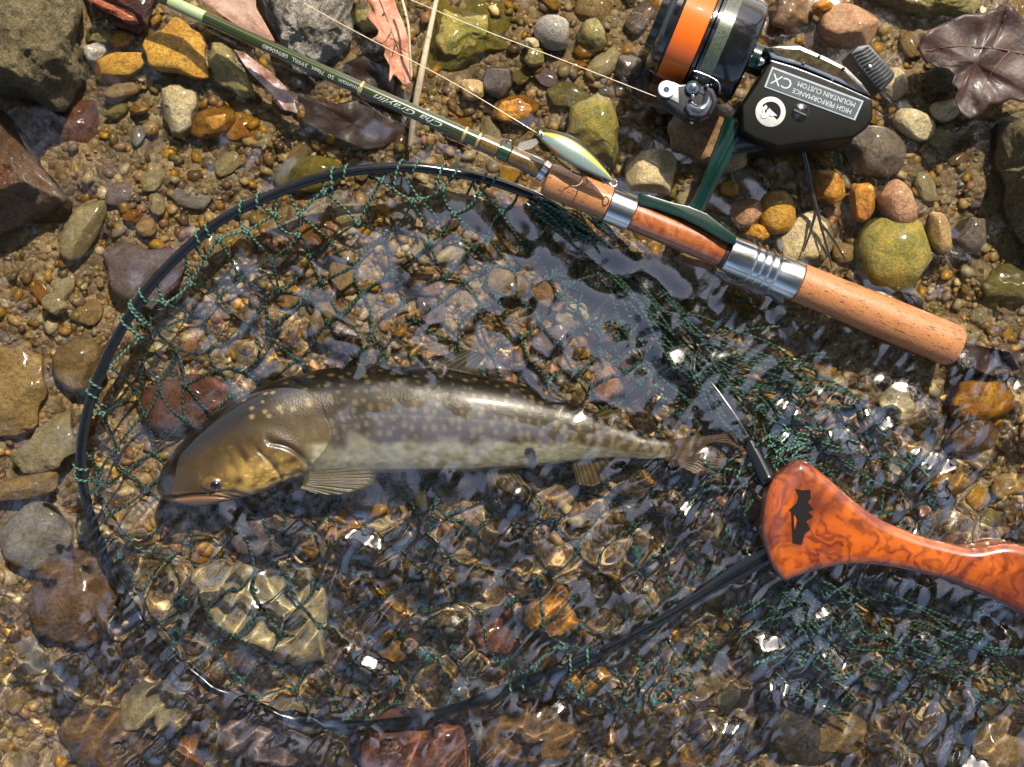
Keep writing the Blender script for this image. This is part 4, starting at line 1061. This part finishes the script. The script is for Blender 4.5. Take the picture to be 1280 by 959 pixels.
ci = [(965, 62), (999, 61), (1027, 73), (1054, 87), (1074, 107), (1050, 98), (1003, 79), (970, 69)]
prism('cover_panel', ci, hz-.0011, hz-.004, plain('smoked_panel', (.20, .17, .10), .12, .9, vary=.4), plate, .0003, seg=1)
for x, y in [(1024, 71), (1054, 86), (1004, 80), (1040, 101)]:
    p = P(x, y, hz-.001); lathe('screw', [(0, .001), (.0006, .001), (.0008, .0006)], p, p+Vector((0, 0, 1)), plain('black_screw', (.02, .02, .02), .3, .6), plate, 12)
# silver edge between cover and housing
ep = np.array([P(x, y, hz-.0004) for x, y in catmull([(962, 76), (1000, 88), (1050, 108), (1088, 125)], 8)[:, :2]])
tube_obj('edge_strip', ep, .0007, CHROME, housing, 8)
lp = [(965, 83), (1080, 126), (1069, 151), (955, 109)]
label = prism('name_plate', lp, hz+.0006, hz-.001, plain('pale_metal_border', (.24, .27, .30), .45, .2), housing, .0002, seg=1)
def inset(poly, d):
    c = np.array(poly, float); ctr = c.mean(0); out = []
    u = (c[1]-c[0])/np.linalg.norm(c[1]-c[0]); w = (c[3]-c[0])/np.linalg.norm(c[3]-c[0])
    return [tuple(c[0]+u*d+w*d), tuple(c[1]-u*d+w*d), tuple(c[2]-u*d-w*d), tuple(c[3]+u*d-w*d)]
prism('plate_face', inset(lp, 2.4), hz+.0009, hz, plain('slate_blue_face', (.055, .07, .085), .45, Specular_IOR_Level=.2), label, 0)
LU = np.array(lp[1], float)-np.array(lp[0], float); LU /= np.linalg.norm(LU)
def flat_text(body, cx, cy, hpx, wpx, z, parent, mat=None):
    bm = text_mesh(body, .01, extr=.0001); v, f = bm_arrays(bm); bm.free()
    v[:, 0] -= (v[:, 0].max()+v[:, 0].min())/2; v[:, 1] -= (v[:, 1].max()+v[:, 1].min())/2
    v[:, 0] *= wpx/(v[:, 0].max()-v[:, 0].min()); v[:, 1] *= hpx/(v[:, 1].max()-v[:, 1].min())
    # reads upside down: text x runs against the plate's picture direction
    px = cx-v[:, 0]*LU[0]-v[:, 1]*LU[1]*-1*-1; py = cy-v[:, 0]*LU[1]+v[:, 1]*LU[0]
    px = cx-v[:, 0]*LU[0]-v[:, 1]*LU[1]
    pts = PV(px, py, np.full(len(px), z)+v[:, 2]); return mk('lettering', pts, f, mat or WHITEP, parent, smooth=False)
def lpt(u, w):   # u along the plate, w across it, in 0..1 from the corner by the neck
    a = np.array(lp[0], float); return a+(np.array(lp[1])-a)*u+(np.array(lp[3])-a)*w
c = lpt(.145, .50); flat_text('CX', c[0], c[1], 13.5, 26, hz+.0010, label)
c = lpt(.62, .32); flat_text('MOUNTAIN CUSTOM', c[0], c[1], 6.2, 76, hz+.0010, label)
c = lpt(.60, .68); flat_text('HIGH PERFORMANCE', c[0], c[1], 6.2, 78, hz+.0010, label)
# badge
bpz = P(963, 140, hz)
badge = lathe('badge', [(0, .0088), (.0004, .0088), (.0006, .0085)], bpz, bpz+Vector((0, 0, 1)), plain('white_enamel', (.46, .46, .43), .5), housing, 40)
lathe('badge_field', [(0, .0060), (.0002, .0060)], P(963, 140, hz+.0006), P(963, 140, hz+1), plain('black_enamel', (.012, .012, .012), .4), badge, 36)
sheep = [(955.5, 133), (958, 129.5), (961, 131), (963, 129), (966, 131), (966.5, 135), (970, 138), (973, 142), (972, 145), (968, 144.5), (965, 146), (962, 144), (958, 147.5), (953, 148), (951.5, 144), (954, 141), (953, 137)]
prism('badge_figure', sheep, hz+.0011, hz+.0007, plain('badge_white', (.46, .46, .43), .5), badge, 0)
for ex, ey in [(957.5, 138.5), (960, 135)]:
    prism('badge_mark', [(ex-1.3, ey+1.8), (ex-.6, ey-2), (ex+1.3, ey-1.6), (ex+.8, ey+2)], hz+.0014, hz+.001, BLACK, badge, 0)
sp_ = P(1000, 141, hz-.0006); scw = lathe('cover_screw', [(0, .0054), (.0008, .0054), (.0011, .0049)], sp_, sp_+Vector((0, 0, 1)), GLOSSB, housing, 28)
prism('screw_slot', [(992, 138), (993, 136), (1008, 143), (1007, 145)], hz+.0010, hz, plain('slot_grey', (.04, .04, .04), .4), scw, 0)
# handle knob
kn = [(1062, 66), (1072, 57), (1087, 54), (1120, 92), (1117, 99), (1101, 115), (1090, 103), (1074, 84)]
knob = prism('crank_knob', kn, .052, .030, plain('black_rubber_knob', (.014, .015, .017), .45), reel, .0018, seg=3)
for k in range(11):
    t = (k+.5)/11; a = np.array([1075, 60.0])+(np.array([1111, 102.0])-np.array([1075, 60]))*t*1.0
    d_ = np.array([.60, -.36])*10
    a0, a1 = np.array([1066+t*34, 66+t*44]), np.array([1084+t*34, 57.5+t*37])
    tube_obj('knob_rib', np.array([P(a0[0], a0[1], .0522), P(*((a0+a1)/2), .0527), P(a1[0], a1[1], .0522)]), .00075, plain('knob_ridge', (.03, .033, .037), .4) if k == 0 else bpy.data.materials['knob_ridge'], knob, 6)
p = P(1087, 84, .0525); lathe('knob_rivet', [(0, .0015), (.0008, .0014), (.0011, .0008)], p, p+Vector((0, 0, 1)), CHROME, knob, 16)
# spool and rotor share one axis, parallel to the rod
za = .036
B0 = P(948, 75, za); axd = Vector((-.927, .375, .0)).normalized()
def sp(d): return B0+axd*d
U = S*.955
lathe('neck', [(0, .0085), (.001, .0095), (.012, .0095), (.013, .008)], sp(-.004), sp(1), GREEN, reel)
p = P(950, 74, .047); lens('neck_pin', 951, 78, .050, 6, 6, 5, CHROME, reel, 0, 3)
rc = [(.006, .010), (.0065, .028), (.008, .0308), (.011, .0322), (.029, .0328), (.0335, .0328), (.0342, .031), (.0342, .02)]
rotor = lathe('rotor', rc, B0, sp(1), GLOSSB, reel, 96)
lathe('rotor_band', [(.0235, .0328), (.0236, .0331), (.0315, .0331), (.0316, .0328)], B0, sp(1), plain('printed_band', (.06, .075, .05), .3, coat=.5, vary=.8, scale=900), rotor, 96)
spool = lathe('spool', [(.0345, .02), (.0345, .0318), (.0362, .0318), (.0366, .027), (.0535, .027), (.0540, .0300), (.0580, .0296), (.0605, .0270), (.0620, .023), (.0660, .022), (.0665, .018)], B0, sp(1), GLOSSB, reel, 96)
m = M('orange_line_winding'); at = m.n('Attribute', attribute_name='uvw'); w = m.n('TexWave', {'Vector': at.outputs['Vector'], 'Scale': 420.0, 'Distortion': 1.2, 'Detail': 2.0}, bands_direction='X')
m.p(Base_Color=m.mix(w.outputs['Fac'], (.62, .10, .004), (.85, .17, .008)), Roughness=.35, Coat_Weight=.2); m.bump(w.outputs['Fac'], .4, .0004)
lathe('line_winding', [(.0367, .0285), (.0370, .0305), (.0450, .0308), (.0533, .0304), (.0537, .028)], B0, sp(1), m.m, spool, 96)
lathe('spool_rim', [(.0525, .0302), (.0541, .0306), (.0549, .0302)], B0, sp(1), plain('dark_spool_rim', (.02, .02, .02), .2, .5), spool, 96)
# bail arm with line roller
arm = prism('bail_arm', [(823, 108), (828, 102), (840, 100), (850, 105), (862, 104), (872, 98), (884, 100), (893, 110), (898, 126), (890, 142), (876, 149), (858, 146), (840, 134), (826, 122)], .050, .034, plain('gunmetal', (.05, .053, .056), .25, .6), reel, .003, seg=4)
prism('arm_plate', [(824, 108), (832, 102), (848, 106), (849, 130), (838, 124), (825, 116)], .0508, .0495, plain('zinc_plate', (.42, .44, .45), .3, .8), arm, .0006)
p = P(833, 112, .0508); rl = lathe('line_roller', [(0, .0050), (.0015, .0050), (.0019, .0046)], p, p+Vector((0, 0, 1)), plain('bright_roller', (.78, .76, .76), .3, .5), arm, 32)
lathe('roller_screw', [(0, .0017), (.0005, .0017)], P(833, 112, .0527), P(833, 112, 1), CHROME, rl, 16)
tq = np.linspace(-.5, 2.6, 14); dpts = [P(872+13*math.cos(a), 124+15*math.sin(a), .049+.003*math.sin(a)) for a in tq]
tube_obj('arm_knuckle', np.array(dpts), np.interp(np.arange(14), [0, 7, 13], [.003, .0042, .003]), plain('steel_knuckle', (.22, .24, .26), .2, .9), arm, 14)
lens('arm_nut', 866, 110, .051, 9, 9, 7, plain('blue_steel', (.28, .32, .37), .2, .9), arm, 0, 3)
for x, y, z in [(884, 107, .052), (866, 120, .0535), (865, 153, .042)]: lens('arm_screw', x, y, z, 2.6, 2.6, 2.6, CHROME, arm, 0, 2)
tube_obj('rotor_trim', np.array([P(x, y, za+.0245) for x, y in catmull([(866, 88), (885, 95), (898, 103), (900, 114)], 5)[:, :2]]), .0004, CHROME, rotor, 6)

# ------------------------------------------------------------------ lure
lure = root('fishing_lure', P(720, 195, .05)); tag(lure, 'small minnow lure with yellow stripe and black back resting on the cork', 'lure')
L0, L1 = np.array([672, 168.0]), np.array([766, 226.0]); du = (L1-L0); LL = np.linalg.norm(du); du /= LL; dn = np.array([du[1], -du[0]]); nL = 60; nA2 = 40
t = np.linspace(0, 1, nL); up = 23*np.sin(np.pi*np.clip(t, 0, 1)**.85)**.8*(1-.25*t)+.6; dnw = 10.5*np.sin(np.pi*t**.9)**.9*(1-.2*t)+.6
hz_ = 8.5*np.sin(np.pi*t**.8)**.7*(1-.3*t)+.5
th2 = np.arange(nA2)*2*np.pi/nA2; lt = np.cos(th2); vt = np.sin(th2)
off_ = np.where(lt[None] > 0, up[:, None]*lt[None], dnw[:, None]*lt[None])
lx = (L0[0]+du[0]*LL*t)[:, None]+dn[0]*off_; ly = (L0[1]+du[1]*LL*t)[:, None]+dn[1]*off_
lz = .050+hz_[:, None]*S*vt[None]
lc = np.broadcast_to(np.array([.11, .17, .15]), lx.shape+(3,)).copy(); l_ = np.broadcast_to(lt[None], lx.shape); tt = np.broadcast_to(t[:, None], lx.shape)
lc = mixc(lc, C(.17, .21, .19), sstep(.1, -.5, l_)); scal = .5+.5*np.sin(tt*150)*np.sin(l_*16); lc = lc*(.75+.6*scal)[..., None]
lc = mixc(lc, C(.45, .38, .02), sstep(.40, .50, l_)*sstep(.78, .70, l_)); lc = mixc(lc, C(.02, .02, .012), sstep(.70, .78, l_))
lc = mixc(lc, C(.75, .16, .03), np.exp(-(((tt-.25)/.06)**2+((l_+.7)/.22)**2))); lc = mixc(lc, C(.5, .26, .10), sstep(-.82, -.93, l_))
ii = np.arange(nL*nA2).reshape(nL, nA2); i2 = np.roll(ii, -1, 1); F = [tuple(x) for x in np.stack([ii[:-1], i2[:-1], i2[1:], ii[1:]], -1).reshape(-1, 4).tolist()]+[tuple(ii[0].tolist()[::-1]), tuple(ii[-1].tolist())]
lb = mk('body', PV(lx, ly, lz).reshape(-1, 3), F, colmat('lure_lacquer', .3, .25, .02, .06, 400), lure, colr=lc.reshape(-1, 3))
e = lens('eye', 677, 168, .0525, 2.8, 2.8, 2.5, plain('lure_eye_white', (.7, .68, .5), .2, coat=1.0), lb, 0, 3); lens('pupil', 677, 168, .0534, 1.5, 1.5, 1.5, plain('lure_pupil', (.01, .01, .01), .1), e, 0, 2)
m = M('clear_plastic_lip'); m.p(Base_Color=(.45, .45, .42), Roughness=.08, Alpha=.28); 
prism('lip', [(646, 184), (650, 178), (670, 173), (674, 178), (664, 186), (650, 189)], .0495, .0488, m.m, lure, .0002, seg=1)
HOOK = plain('bronze_hook_wire', (.16, .11, .08), .3, .8)
tr = root_ = None
def hook(pts, parent): return tube_obj('hook_point', catmull([tuple(P(*p)) for p in pts], 8), np.linspace(.00045, .00016, (len(pts)-1)*8+1), HOOK, parent, 7)
hk = tube_obj('treble_hook', np.array([P(694, 197, .047), P(706, 208, .046), P(718, 216, .0455), P(729, 220, .045)]), .0006, HOOK, lure, 8)
hook([(727, 218, .0455), (728, 226, .047), (722, 232, .048), (714, 232, .0485), (711, 227, .049)], hk)
hook([(727, 219, .045), (733, 222, .043), (734, 229, .041), (729, 232, .042)], hk)
hook([(727, 218, .0455), (722, 212, .050), (714, 213, .052), (710, 218, .052)], hk)
tq = np.linspace(0, 2*np.pi, 18); ringp = lambda x, y, z, r: np.array([P(x+r*math.cos(a), y+r*math.sin(a), z+.0006*math.sin(a)) for a in tq])
tube_obj('split_ring', ringp(693, 196, .0475, 3.4), .00035, HOOK, lure, 6); tube_obj('split_ring', ringp(767, 229, .049, 4.2), .00045, CHROME, lure, 6)

# ------------------------------------------------------------------ fishing line
LINEM = plain('pale_nylon', (.75, .62, .42), .25, coat=.3)
def line(name, pts, label):
    o = tube_obj(name, catmull([tuple(P(*p)) for p in pts], 10), .00022, LINEM, None, 6); tag(o, label, 'fishing line')
line('fishing_line', [(500, -6, .045), (600, 36, .046), (700, 74, .047), (820, 121, .050)], 'taut pale line crossing the stones to the roller of the reel')
line('fishing_line', [(380, 4, .046), (447, 41, .047), (560, 100, .050), (671, 166, .050)], 'taut pale line crossing the dry leaf to the nose of the lure')

# ------------------------------------------------------------------ leaves, straw, bark, twig
def leafmat(name, c1, c2, c3, rough=.5, coat=.2):
    m = M(name); tc = m.n('TexCoord')
    n1 = m.n('TexNoise', {'Vector': tc.outputs['Object'], 'Scale': 60.0, 'Detail': 6.0, 'Roughness': .65}); n2 = m.n('TexNoise', {'Vector': tc.outputs['Object'], 'Scale': 420.0, 'Detail': 4.0})
    cc = m.mix(m.ramp(n1.outputs[0], [(.42, 0.0), (.58, 1.0)]), c1, c2); cc = m.mix(m.ramp(n2.outputs[0], [(.55, 0.0), (.7, .7)]), cc, c3)
    m.p(Base_Color=cc, Roughness=rough, Coat_Weight=coat, Coat_Roughness=.2); m.bump(n2.outputs[0], .4, .0008); return m.m
def leaf(name, label, poly, z, mat, curl=.006, vein=None, seed=1.0, cat='leaf', zfun=None, wav=.0035):
    r0 = root(name, P(*np.array(poly, float).mean(0), z)); tag(r0, label, cat)
    o = np.array(poly, float); n = len(o); per = []
    for i in range(n):
        a, b = o[i], o[(i+1) % n]
        for k in range(4): per.append(a+(b-a)*k/4)
    per = np.array(per); c = o.mean(0); sc_ = [1, .93, .8, .62, .42, .22, .06]; rings = [c+(per-c)*s_ for s_ in sc_]
    q = np.vstack(rings); zz = z+np.array([noise.noise(Vector((x/28, y/28, seed)))*wav+noise.noise(Vector((x/9, y/9, seed+5)))*wav*.25 for x, y in q])
    rel = np.hypot(*(q-c).T); zz = zz+curl*(rel/rel.max())**2
    if zfun: zz = zz+zfun(q)
    V = PV(q[:, 0], q[:, 1], zz); N_ = len(per); F = []
    for i in range(len(sc_)-1):
        for k in range(N_): k2 = (k+1) % N_; F.append((i*N_+k, (i+1)*N_+k, (i+1)*N_+k2, i*N_+k2))
    F.append(tuple((len(sc_)-1)*N_+k for k in range(N_))[::-1])
    bl = mk('blade', V, F, mat, r0); sm = bl.modifiers.new('thick', 'SOLIDIFY'); sm.thickness = .0005; sm.offset = -1
    for vn in (vein or []):
        pts = []
        for x, y in catmull(vn, 6)[:, :2]:
            k = np.hypot(q[:, 0]-x, q[:, 1]-y).argmin(); pts.append(P(x, y, zz[k]+.0004))
        tube_obj('vein', np.array(pts), np.linspace(.0006, .0002, len(pts)), bpy.data.materials['leaf_vein'], r0, 6)
    return r0
plain('leaf_vein', (.12, .055, .03), .5)
PINKL = leafmat('dry_pinkish_leaf', (.50, .24, .15), (.36, .13, .06), (.56, .36, .27), .6, 0)
leaf('dead_leaf', 'dry pinkish brown toothed leaf propped beside the straw', [(452, -12), (464, 14), (458, 22), (468, 22), (474, 34), (472, 44), (464, 50), (476, 53), (482, 62), (480, 70), (488, 84), (487, 104), (491, 94), (496, 96), (506, 108), (514, 104), (516, 92), (514, 70), (510, 48), (505, 30), (496, 10), (490, -14)], .016, PINKL, .004,
     [[(470, -10), (486, 30), (500, 70), (507, 104)], [(480, 16), (472, 30)], [(489, 40), (480, 55)], [(494, 55), (488, 78)]], 2.0)
BROWNL = leafmat('wet_dark_leaf', (.020, .007, .004), (.045, .016, .008), (.065, .03, .018), .55, .08)
leaf('dead_leaf', 'large wet dark brown leaf crumpled over the rough boulder and gravel', [(1146, 60), (1152, 46), (1166, 36), (1186, 26), (1206, 18), (1230, 16), (1246, 10), (1258, 1), (1268, 10), (1280, 26), (1305, 40), (1305, 122), (1280, 128), (1264, 124), (1252, 130), (1240, 130), (1226, 142), (1212, 148), (1200, 140), (1194, 124), (1198, 112), (1190, 104), (1194, 94), (1184, 86), (1170, 84), (1156, 76)], .028, BROWNL, .0015,
     [[(1290, 70), (1240, 60), (1190, 58), (1158, 64)], [(1262, 64), (1240, 90), (1222, 128)], [(1240, 60), (1252, 34), (1260, 10)]], 7.0, wav=.0045)
leaf('dead_leaf', 'pinkish brown torn leaf tucked between the rod and the lichen boulder', [(225, -20), (318, -20), (320, 10), (332, 30), (344, 52), (330, 50), (310, 40), (290, 28), (262, 8)], .018, leafmat('dusty_leaf', (.34, .22, .16), (.27, .14, .09), (.40, .28, .22), .7, 0), .004, None, 11.0)
leaf('dead_leaf', 'narrow wet leaf strip with pale flakes running into the dark hollow', [(292, 62), (306, 66), (322, 78), (340, 92), (356, 108), (368, 128), (372, 142), (356, 138), (346, 124), (330, 108), (312, 90)], .010, leafmat('flaky_wet_leaf', (.22, .085, .05), (.34, .27, .25), (.10, .04, .02), .5, .2), .004, None, 13.0, wav=.006)
leaf('sunken_leaf', 'dark reddish brown sunken leaf below the rod and lichen boulder', [(372, 120), (420, 130), (470, 120), (500, 140), (515, 165), (480, 185), (440, 190), (400, 178), (376, 160)], -.009, BROWNL, .001, None, 17.0, wav=.004)
leaf('sunken_leaf', 'dark brown sunken leaf in the hollow between boulder and dry leaf', [(430, 80), (470, 60), (500, 110), (520, 120), (500, 140), (450, 125)], -.006, BROWNL, .001, None, 19.0, wav=.005)
leaf('sunken_leaf', 'red brown sunken leaf lying near the mouth of the pool by the granite stone', [(1195, 425), (1225, 432), (1262, 440), (1275, 462), (1240, 470), (1205, 458)], -.006, BROWNL, .003, None, 23.0, wav=.004)
for i, (x, y, s_, nm) in enumerate([(160, 120, 1, ''), ]): pass
STRAW = plain('pale_straw', (.52, .42, .27), .6, vary=.3, scale=300)
o = tube_obj('straw', np.array([P(*p) for p in catmull([(548, -12, .030), (537, 40, .028), (527, 90, .024), (518, 140, .012), (512, 188, -.004)], 8)]), np.concatenate([np.linspace(.0013, .0021, 20), np.linspace(.0021, .0015, 13)]), STRAW, None, 10)
tag(o, 'thick pale dry straw standing across the stones behind the rod', 'straw')
o = tube_obj('straw', np.array([P(*p) for p in catmull([(500, -10, .034), (510, 30, .034), (512, 60, .030), (514, 98, .022)], 8)]), .0008, STRAW, None, 8)
tag(o, 'thin pale dry stalk over the edge of the pinkish leaf', 'straw')
# bark
m = rockmat('dark_red_bark', (.05, .022, .018), (.16, .045, .025), (.03, .016, .014), rough=.5, s1=60, bump=1.0, speck=.6, coat=.15, bd=.005)
for lab, poly, tp in [('wet dark red bark slab wedged above the flat orange stone', [(98, -30), (200, -30), (196, 10), (192, 36), (176, 42), (150, 38), (126, 20), (108, 4)], .014),
                      ('reddish splinter of rotten wood lying on the dark bark', [(108, -8), (140, 4), (168, 18), (176, 30), (160, 30), (130, 14), (108, 2)], .020)]:
    stone(lab, 0, 0, 0, 0, m=m if 'slab' in lab else rockmat('red_rotten_wood', (.30, .09, .045), (.20, .05, .03), (.36, .15, .09), s1=80, bump=1.0, coat=.05, rough=.6), top=tp, thick=.022 if 'slab' in lab else .010, poly=poly, sub=5, facets=8, name='bark' if 'slab' in lab else 'wood_splinter', cat='bark' if 'slab' in lab else 'wood', rough=.2)
# forked twig
tw = root('forked_twig', P(1018, 255, .014)); tag(tw, 'thin glossy dark twig forking over pale stones below the reel', 'twig')
TW = plain('wet_dark_twig', (.035, .024, .018), .2, coat=.8)
tube_obj('stem', np.array([P(*p) for p in catmull([(1001, 176, .022), (1008, 205, .018), (1014, 235, .015), (1021, 262, .012)], 6)]), np.linspace(.0015, .0012, 19), TW, tw, 8)
for pts in ([(1021, 260, .012), (1013, 290, .009), (1004, 315, .006)], [(1021, 260, .012), (1027, 285, .010), (1036, 318, .006), (1040, 335, .004)], [(1026, 280, .010), (1042, 300, .008), (1060, 330, .005)]):
    tube_obj('branch', np.array([P(*p) for p in catmull(pts, 6)]), np.linspace(.0012, .0004, (len(pts)-1)*6+1), TW, tw, 8)

# ------------------------------------------------------------------ unseen trees, added so the water has canopy and sky to reflect
m = M('green_leaves'); oi = m.n('TexCoord'); nz = m.n('TexNoise', {'Vector': oi.outputs['Object'], 'Scale': 2.2, 'Detail': 4.0})
m.p(Base_Color=m.ramp(nz.outputs[0], [(.35, (.022, .045, .010)), (.65, (.07, .11, .025))]), Roughness=.5); LEAFM = m.m
BARKM = plain('tree_bark', (.10, .075, .05), .8, vary=.5, scale=25, bump=.8)
SD = np.array(SUND)
def added_tree(azd, dist, height, label, seed):
    r = np.random.default_rng(seed); a = math.radians(azd); b = np.array([math.sin(a)*dist, math.cos(a)*dist, 0.25])
    t = root('added_tree', b); tag(t, label, 'tree', 'unseen trees added for water reflections')
    inw = -b/np.linalg.norm(b); inw[2] = 0
    tp = catmull([b+np.array([0, 0, -.4]), b+inw*.15+np.array([0, 0, height*.3]), b+inw*.5+np.array([0, 0, height*.65]), b+inw*.7+np.array([0, 0, height])], 8)
    tube_obj('trunk', tp, np.linspace(.17, .04, len(tp)), BARKM, t, 12)
    ends = []
    for i in range(15):
        k = int(len(tp)*r.uniform(.38, .98)); p0 = tp[min(k, len(tp)-1)]
        ang = r.normal(0, .75); c_, s_ = math.cos(ang), math.sin(ang)
        d = np.array([inw[0]*c_-inw[1]*s_, inw[0]*s_+inw[1]*c_, r.uniform(-.05, .55)])
        if i % 4 == 3: d[:2] *= -1
        L_ = r.uniform(1.2, dist*.82) if i % 4 != 3 else r.uniform(.8, 1.8)
        lp_ = catmull([p0, p0+d*L_*.5+np.array([0, 0, .15]), p0+d*L_], 6)
        if np.min(np.linalg.norm(lp_-np.outer(lp_@SD, SD), axis=1)) < .7 or np.min(np.hypot(lp_[:, 0], lp_[:, 1])/np.maximum(lp_[:, 2], .1)) < .16: continue
        tube_obj('limb', lp_, np.linspace(.05, .008, len(lp_)), BARKM, t, 7)
        for q in (.45, .62, .8, 1.0): ends.append(p0+d*L_*q)
    ends = np.array(ends); n = 8000
    c = ends[r.integers(0, len(ends), n)]+r.normal(size=(n, 3))*np.array([.34, .34, .22])
    ray = c-np.outer(c@SD, SD); keep = (np.linalg.norm(ray, axis=1) > .75) & (c[:, 2] > 1.6)
    zen = np.hypot(c[:, 0]-.05, c[:, 1]+.1)/c[:, 2]; keep &= zen > .17+.06*np.sin(np.arctan2(c[:, 1], c[:, 0])*3+1)  # leaves cut away overhead to shape the sky patch in the reflections
    c = c[keep]; n = len(c)
    u = r.normal(size=(n, 3)); u /= np.linalg.norm(u, axis=1)[:, None]; w = np.cross(u, r.normal(size=(n, 3))); w /= np.linalg.norm(w, axis=1)[:, None]
    s1, s2 = r.uniform(.045, .085, (n, 1)), r.uniform(.02, .04, (n, 1)); nn = np.cross(u, w)*.008
    V = np.stack([c-u*s1, c+w*s2+nn, c+u*s1, c-w*s2+nn], 1).reshape(-1, 3); F = np.arange(n*4).reshape(n, 4)
    mk('crown', V, F, LEAFM, t, smooth=False)
for i, (az_, ds, hg, lb) in enumerate([(80, 3.6, 7.5, 'unseen leafy tree added for reflections beside the rough boulder and dark pool'), (128, 4.2, 8.5, 'unseen tall leafy tree added for reflections downstream of the wooden net handle'), (178, 3.8, 7.0, 'unseen leafy tree added for reflections below the fast riffle'),
        (228, 4.4, 8.0, 'unseen leafy tree added for reflections across from the reel'), (282, 3.7, 7.6, 'unseen leafy tree added for reflections beside the rusty boulder'), (335, 4.3, 8.4, 'unseen leafy tree added for reflections behind the lichen boulder'), (2, 2.9, 8.8, 'unseen tall leafy tree added for reflections behind the reel'), (52, 4.4, 8.6, 'unseen leafy tree added for reflections behind the large wet leaf')]):
    added_tree(az_, ds, hg, lb, 60+i)

# ------------------------------------------------------------------ the scene unit is a centimetre: everything above was laid out in metres
UNIT = 100.0
sc.unit_settings.system = 'METRIC'; sc.unit_settings.scale_length = 1/UNIT
for me in bpy.data.meshes:
    a = np.empty(len(me.vertices)*3, dtype=np.float32); me.vertices.foreach_get('co', a); me.vertices.foreach_set('co', a*UNIT); me.update()
for o in bpy.data.objects:
    o.location = o.location*UNIT
    for md in o.modifiers:
        if md.type == 'SOLIDIFY': md.thickness *= UNIT
cam.data.clip_start *= UNIT; cam.data.clip_end *= UNIT
for mt in bpy.data.materials:
    if not mt.use_nodes: continue
    nt_ = mt.node_tree
    for nd in list(nt_.nodes):
        if nd.bl_idname == 'ShaderNodeBump': nd.inputs['Distance'].default_value *= UNIT
        if nd.bl_idname == 'ShaderNodeTexCoord':
            sk = nd.outputs['Object']; tos = [l.to_socket for l in sk.links]
            if tos:
                vm = nt_.nodes.new('ShaderNodeVectorMath'); vm.operation = 'SCALE'; vm.inputs['Scale'].default_value = 1/UNIT
                for t in tos: nt_.links.new(vm.outputs[0], t)
                nt_.links.new(sk, vm.inputs[0])
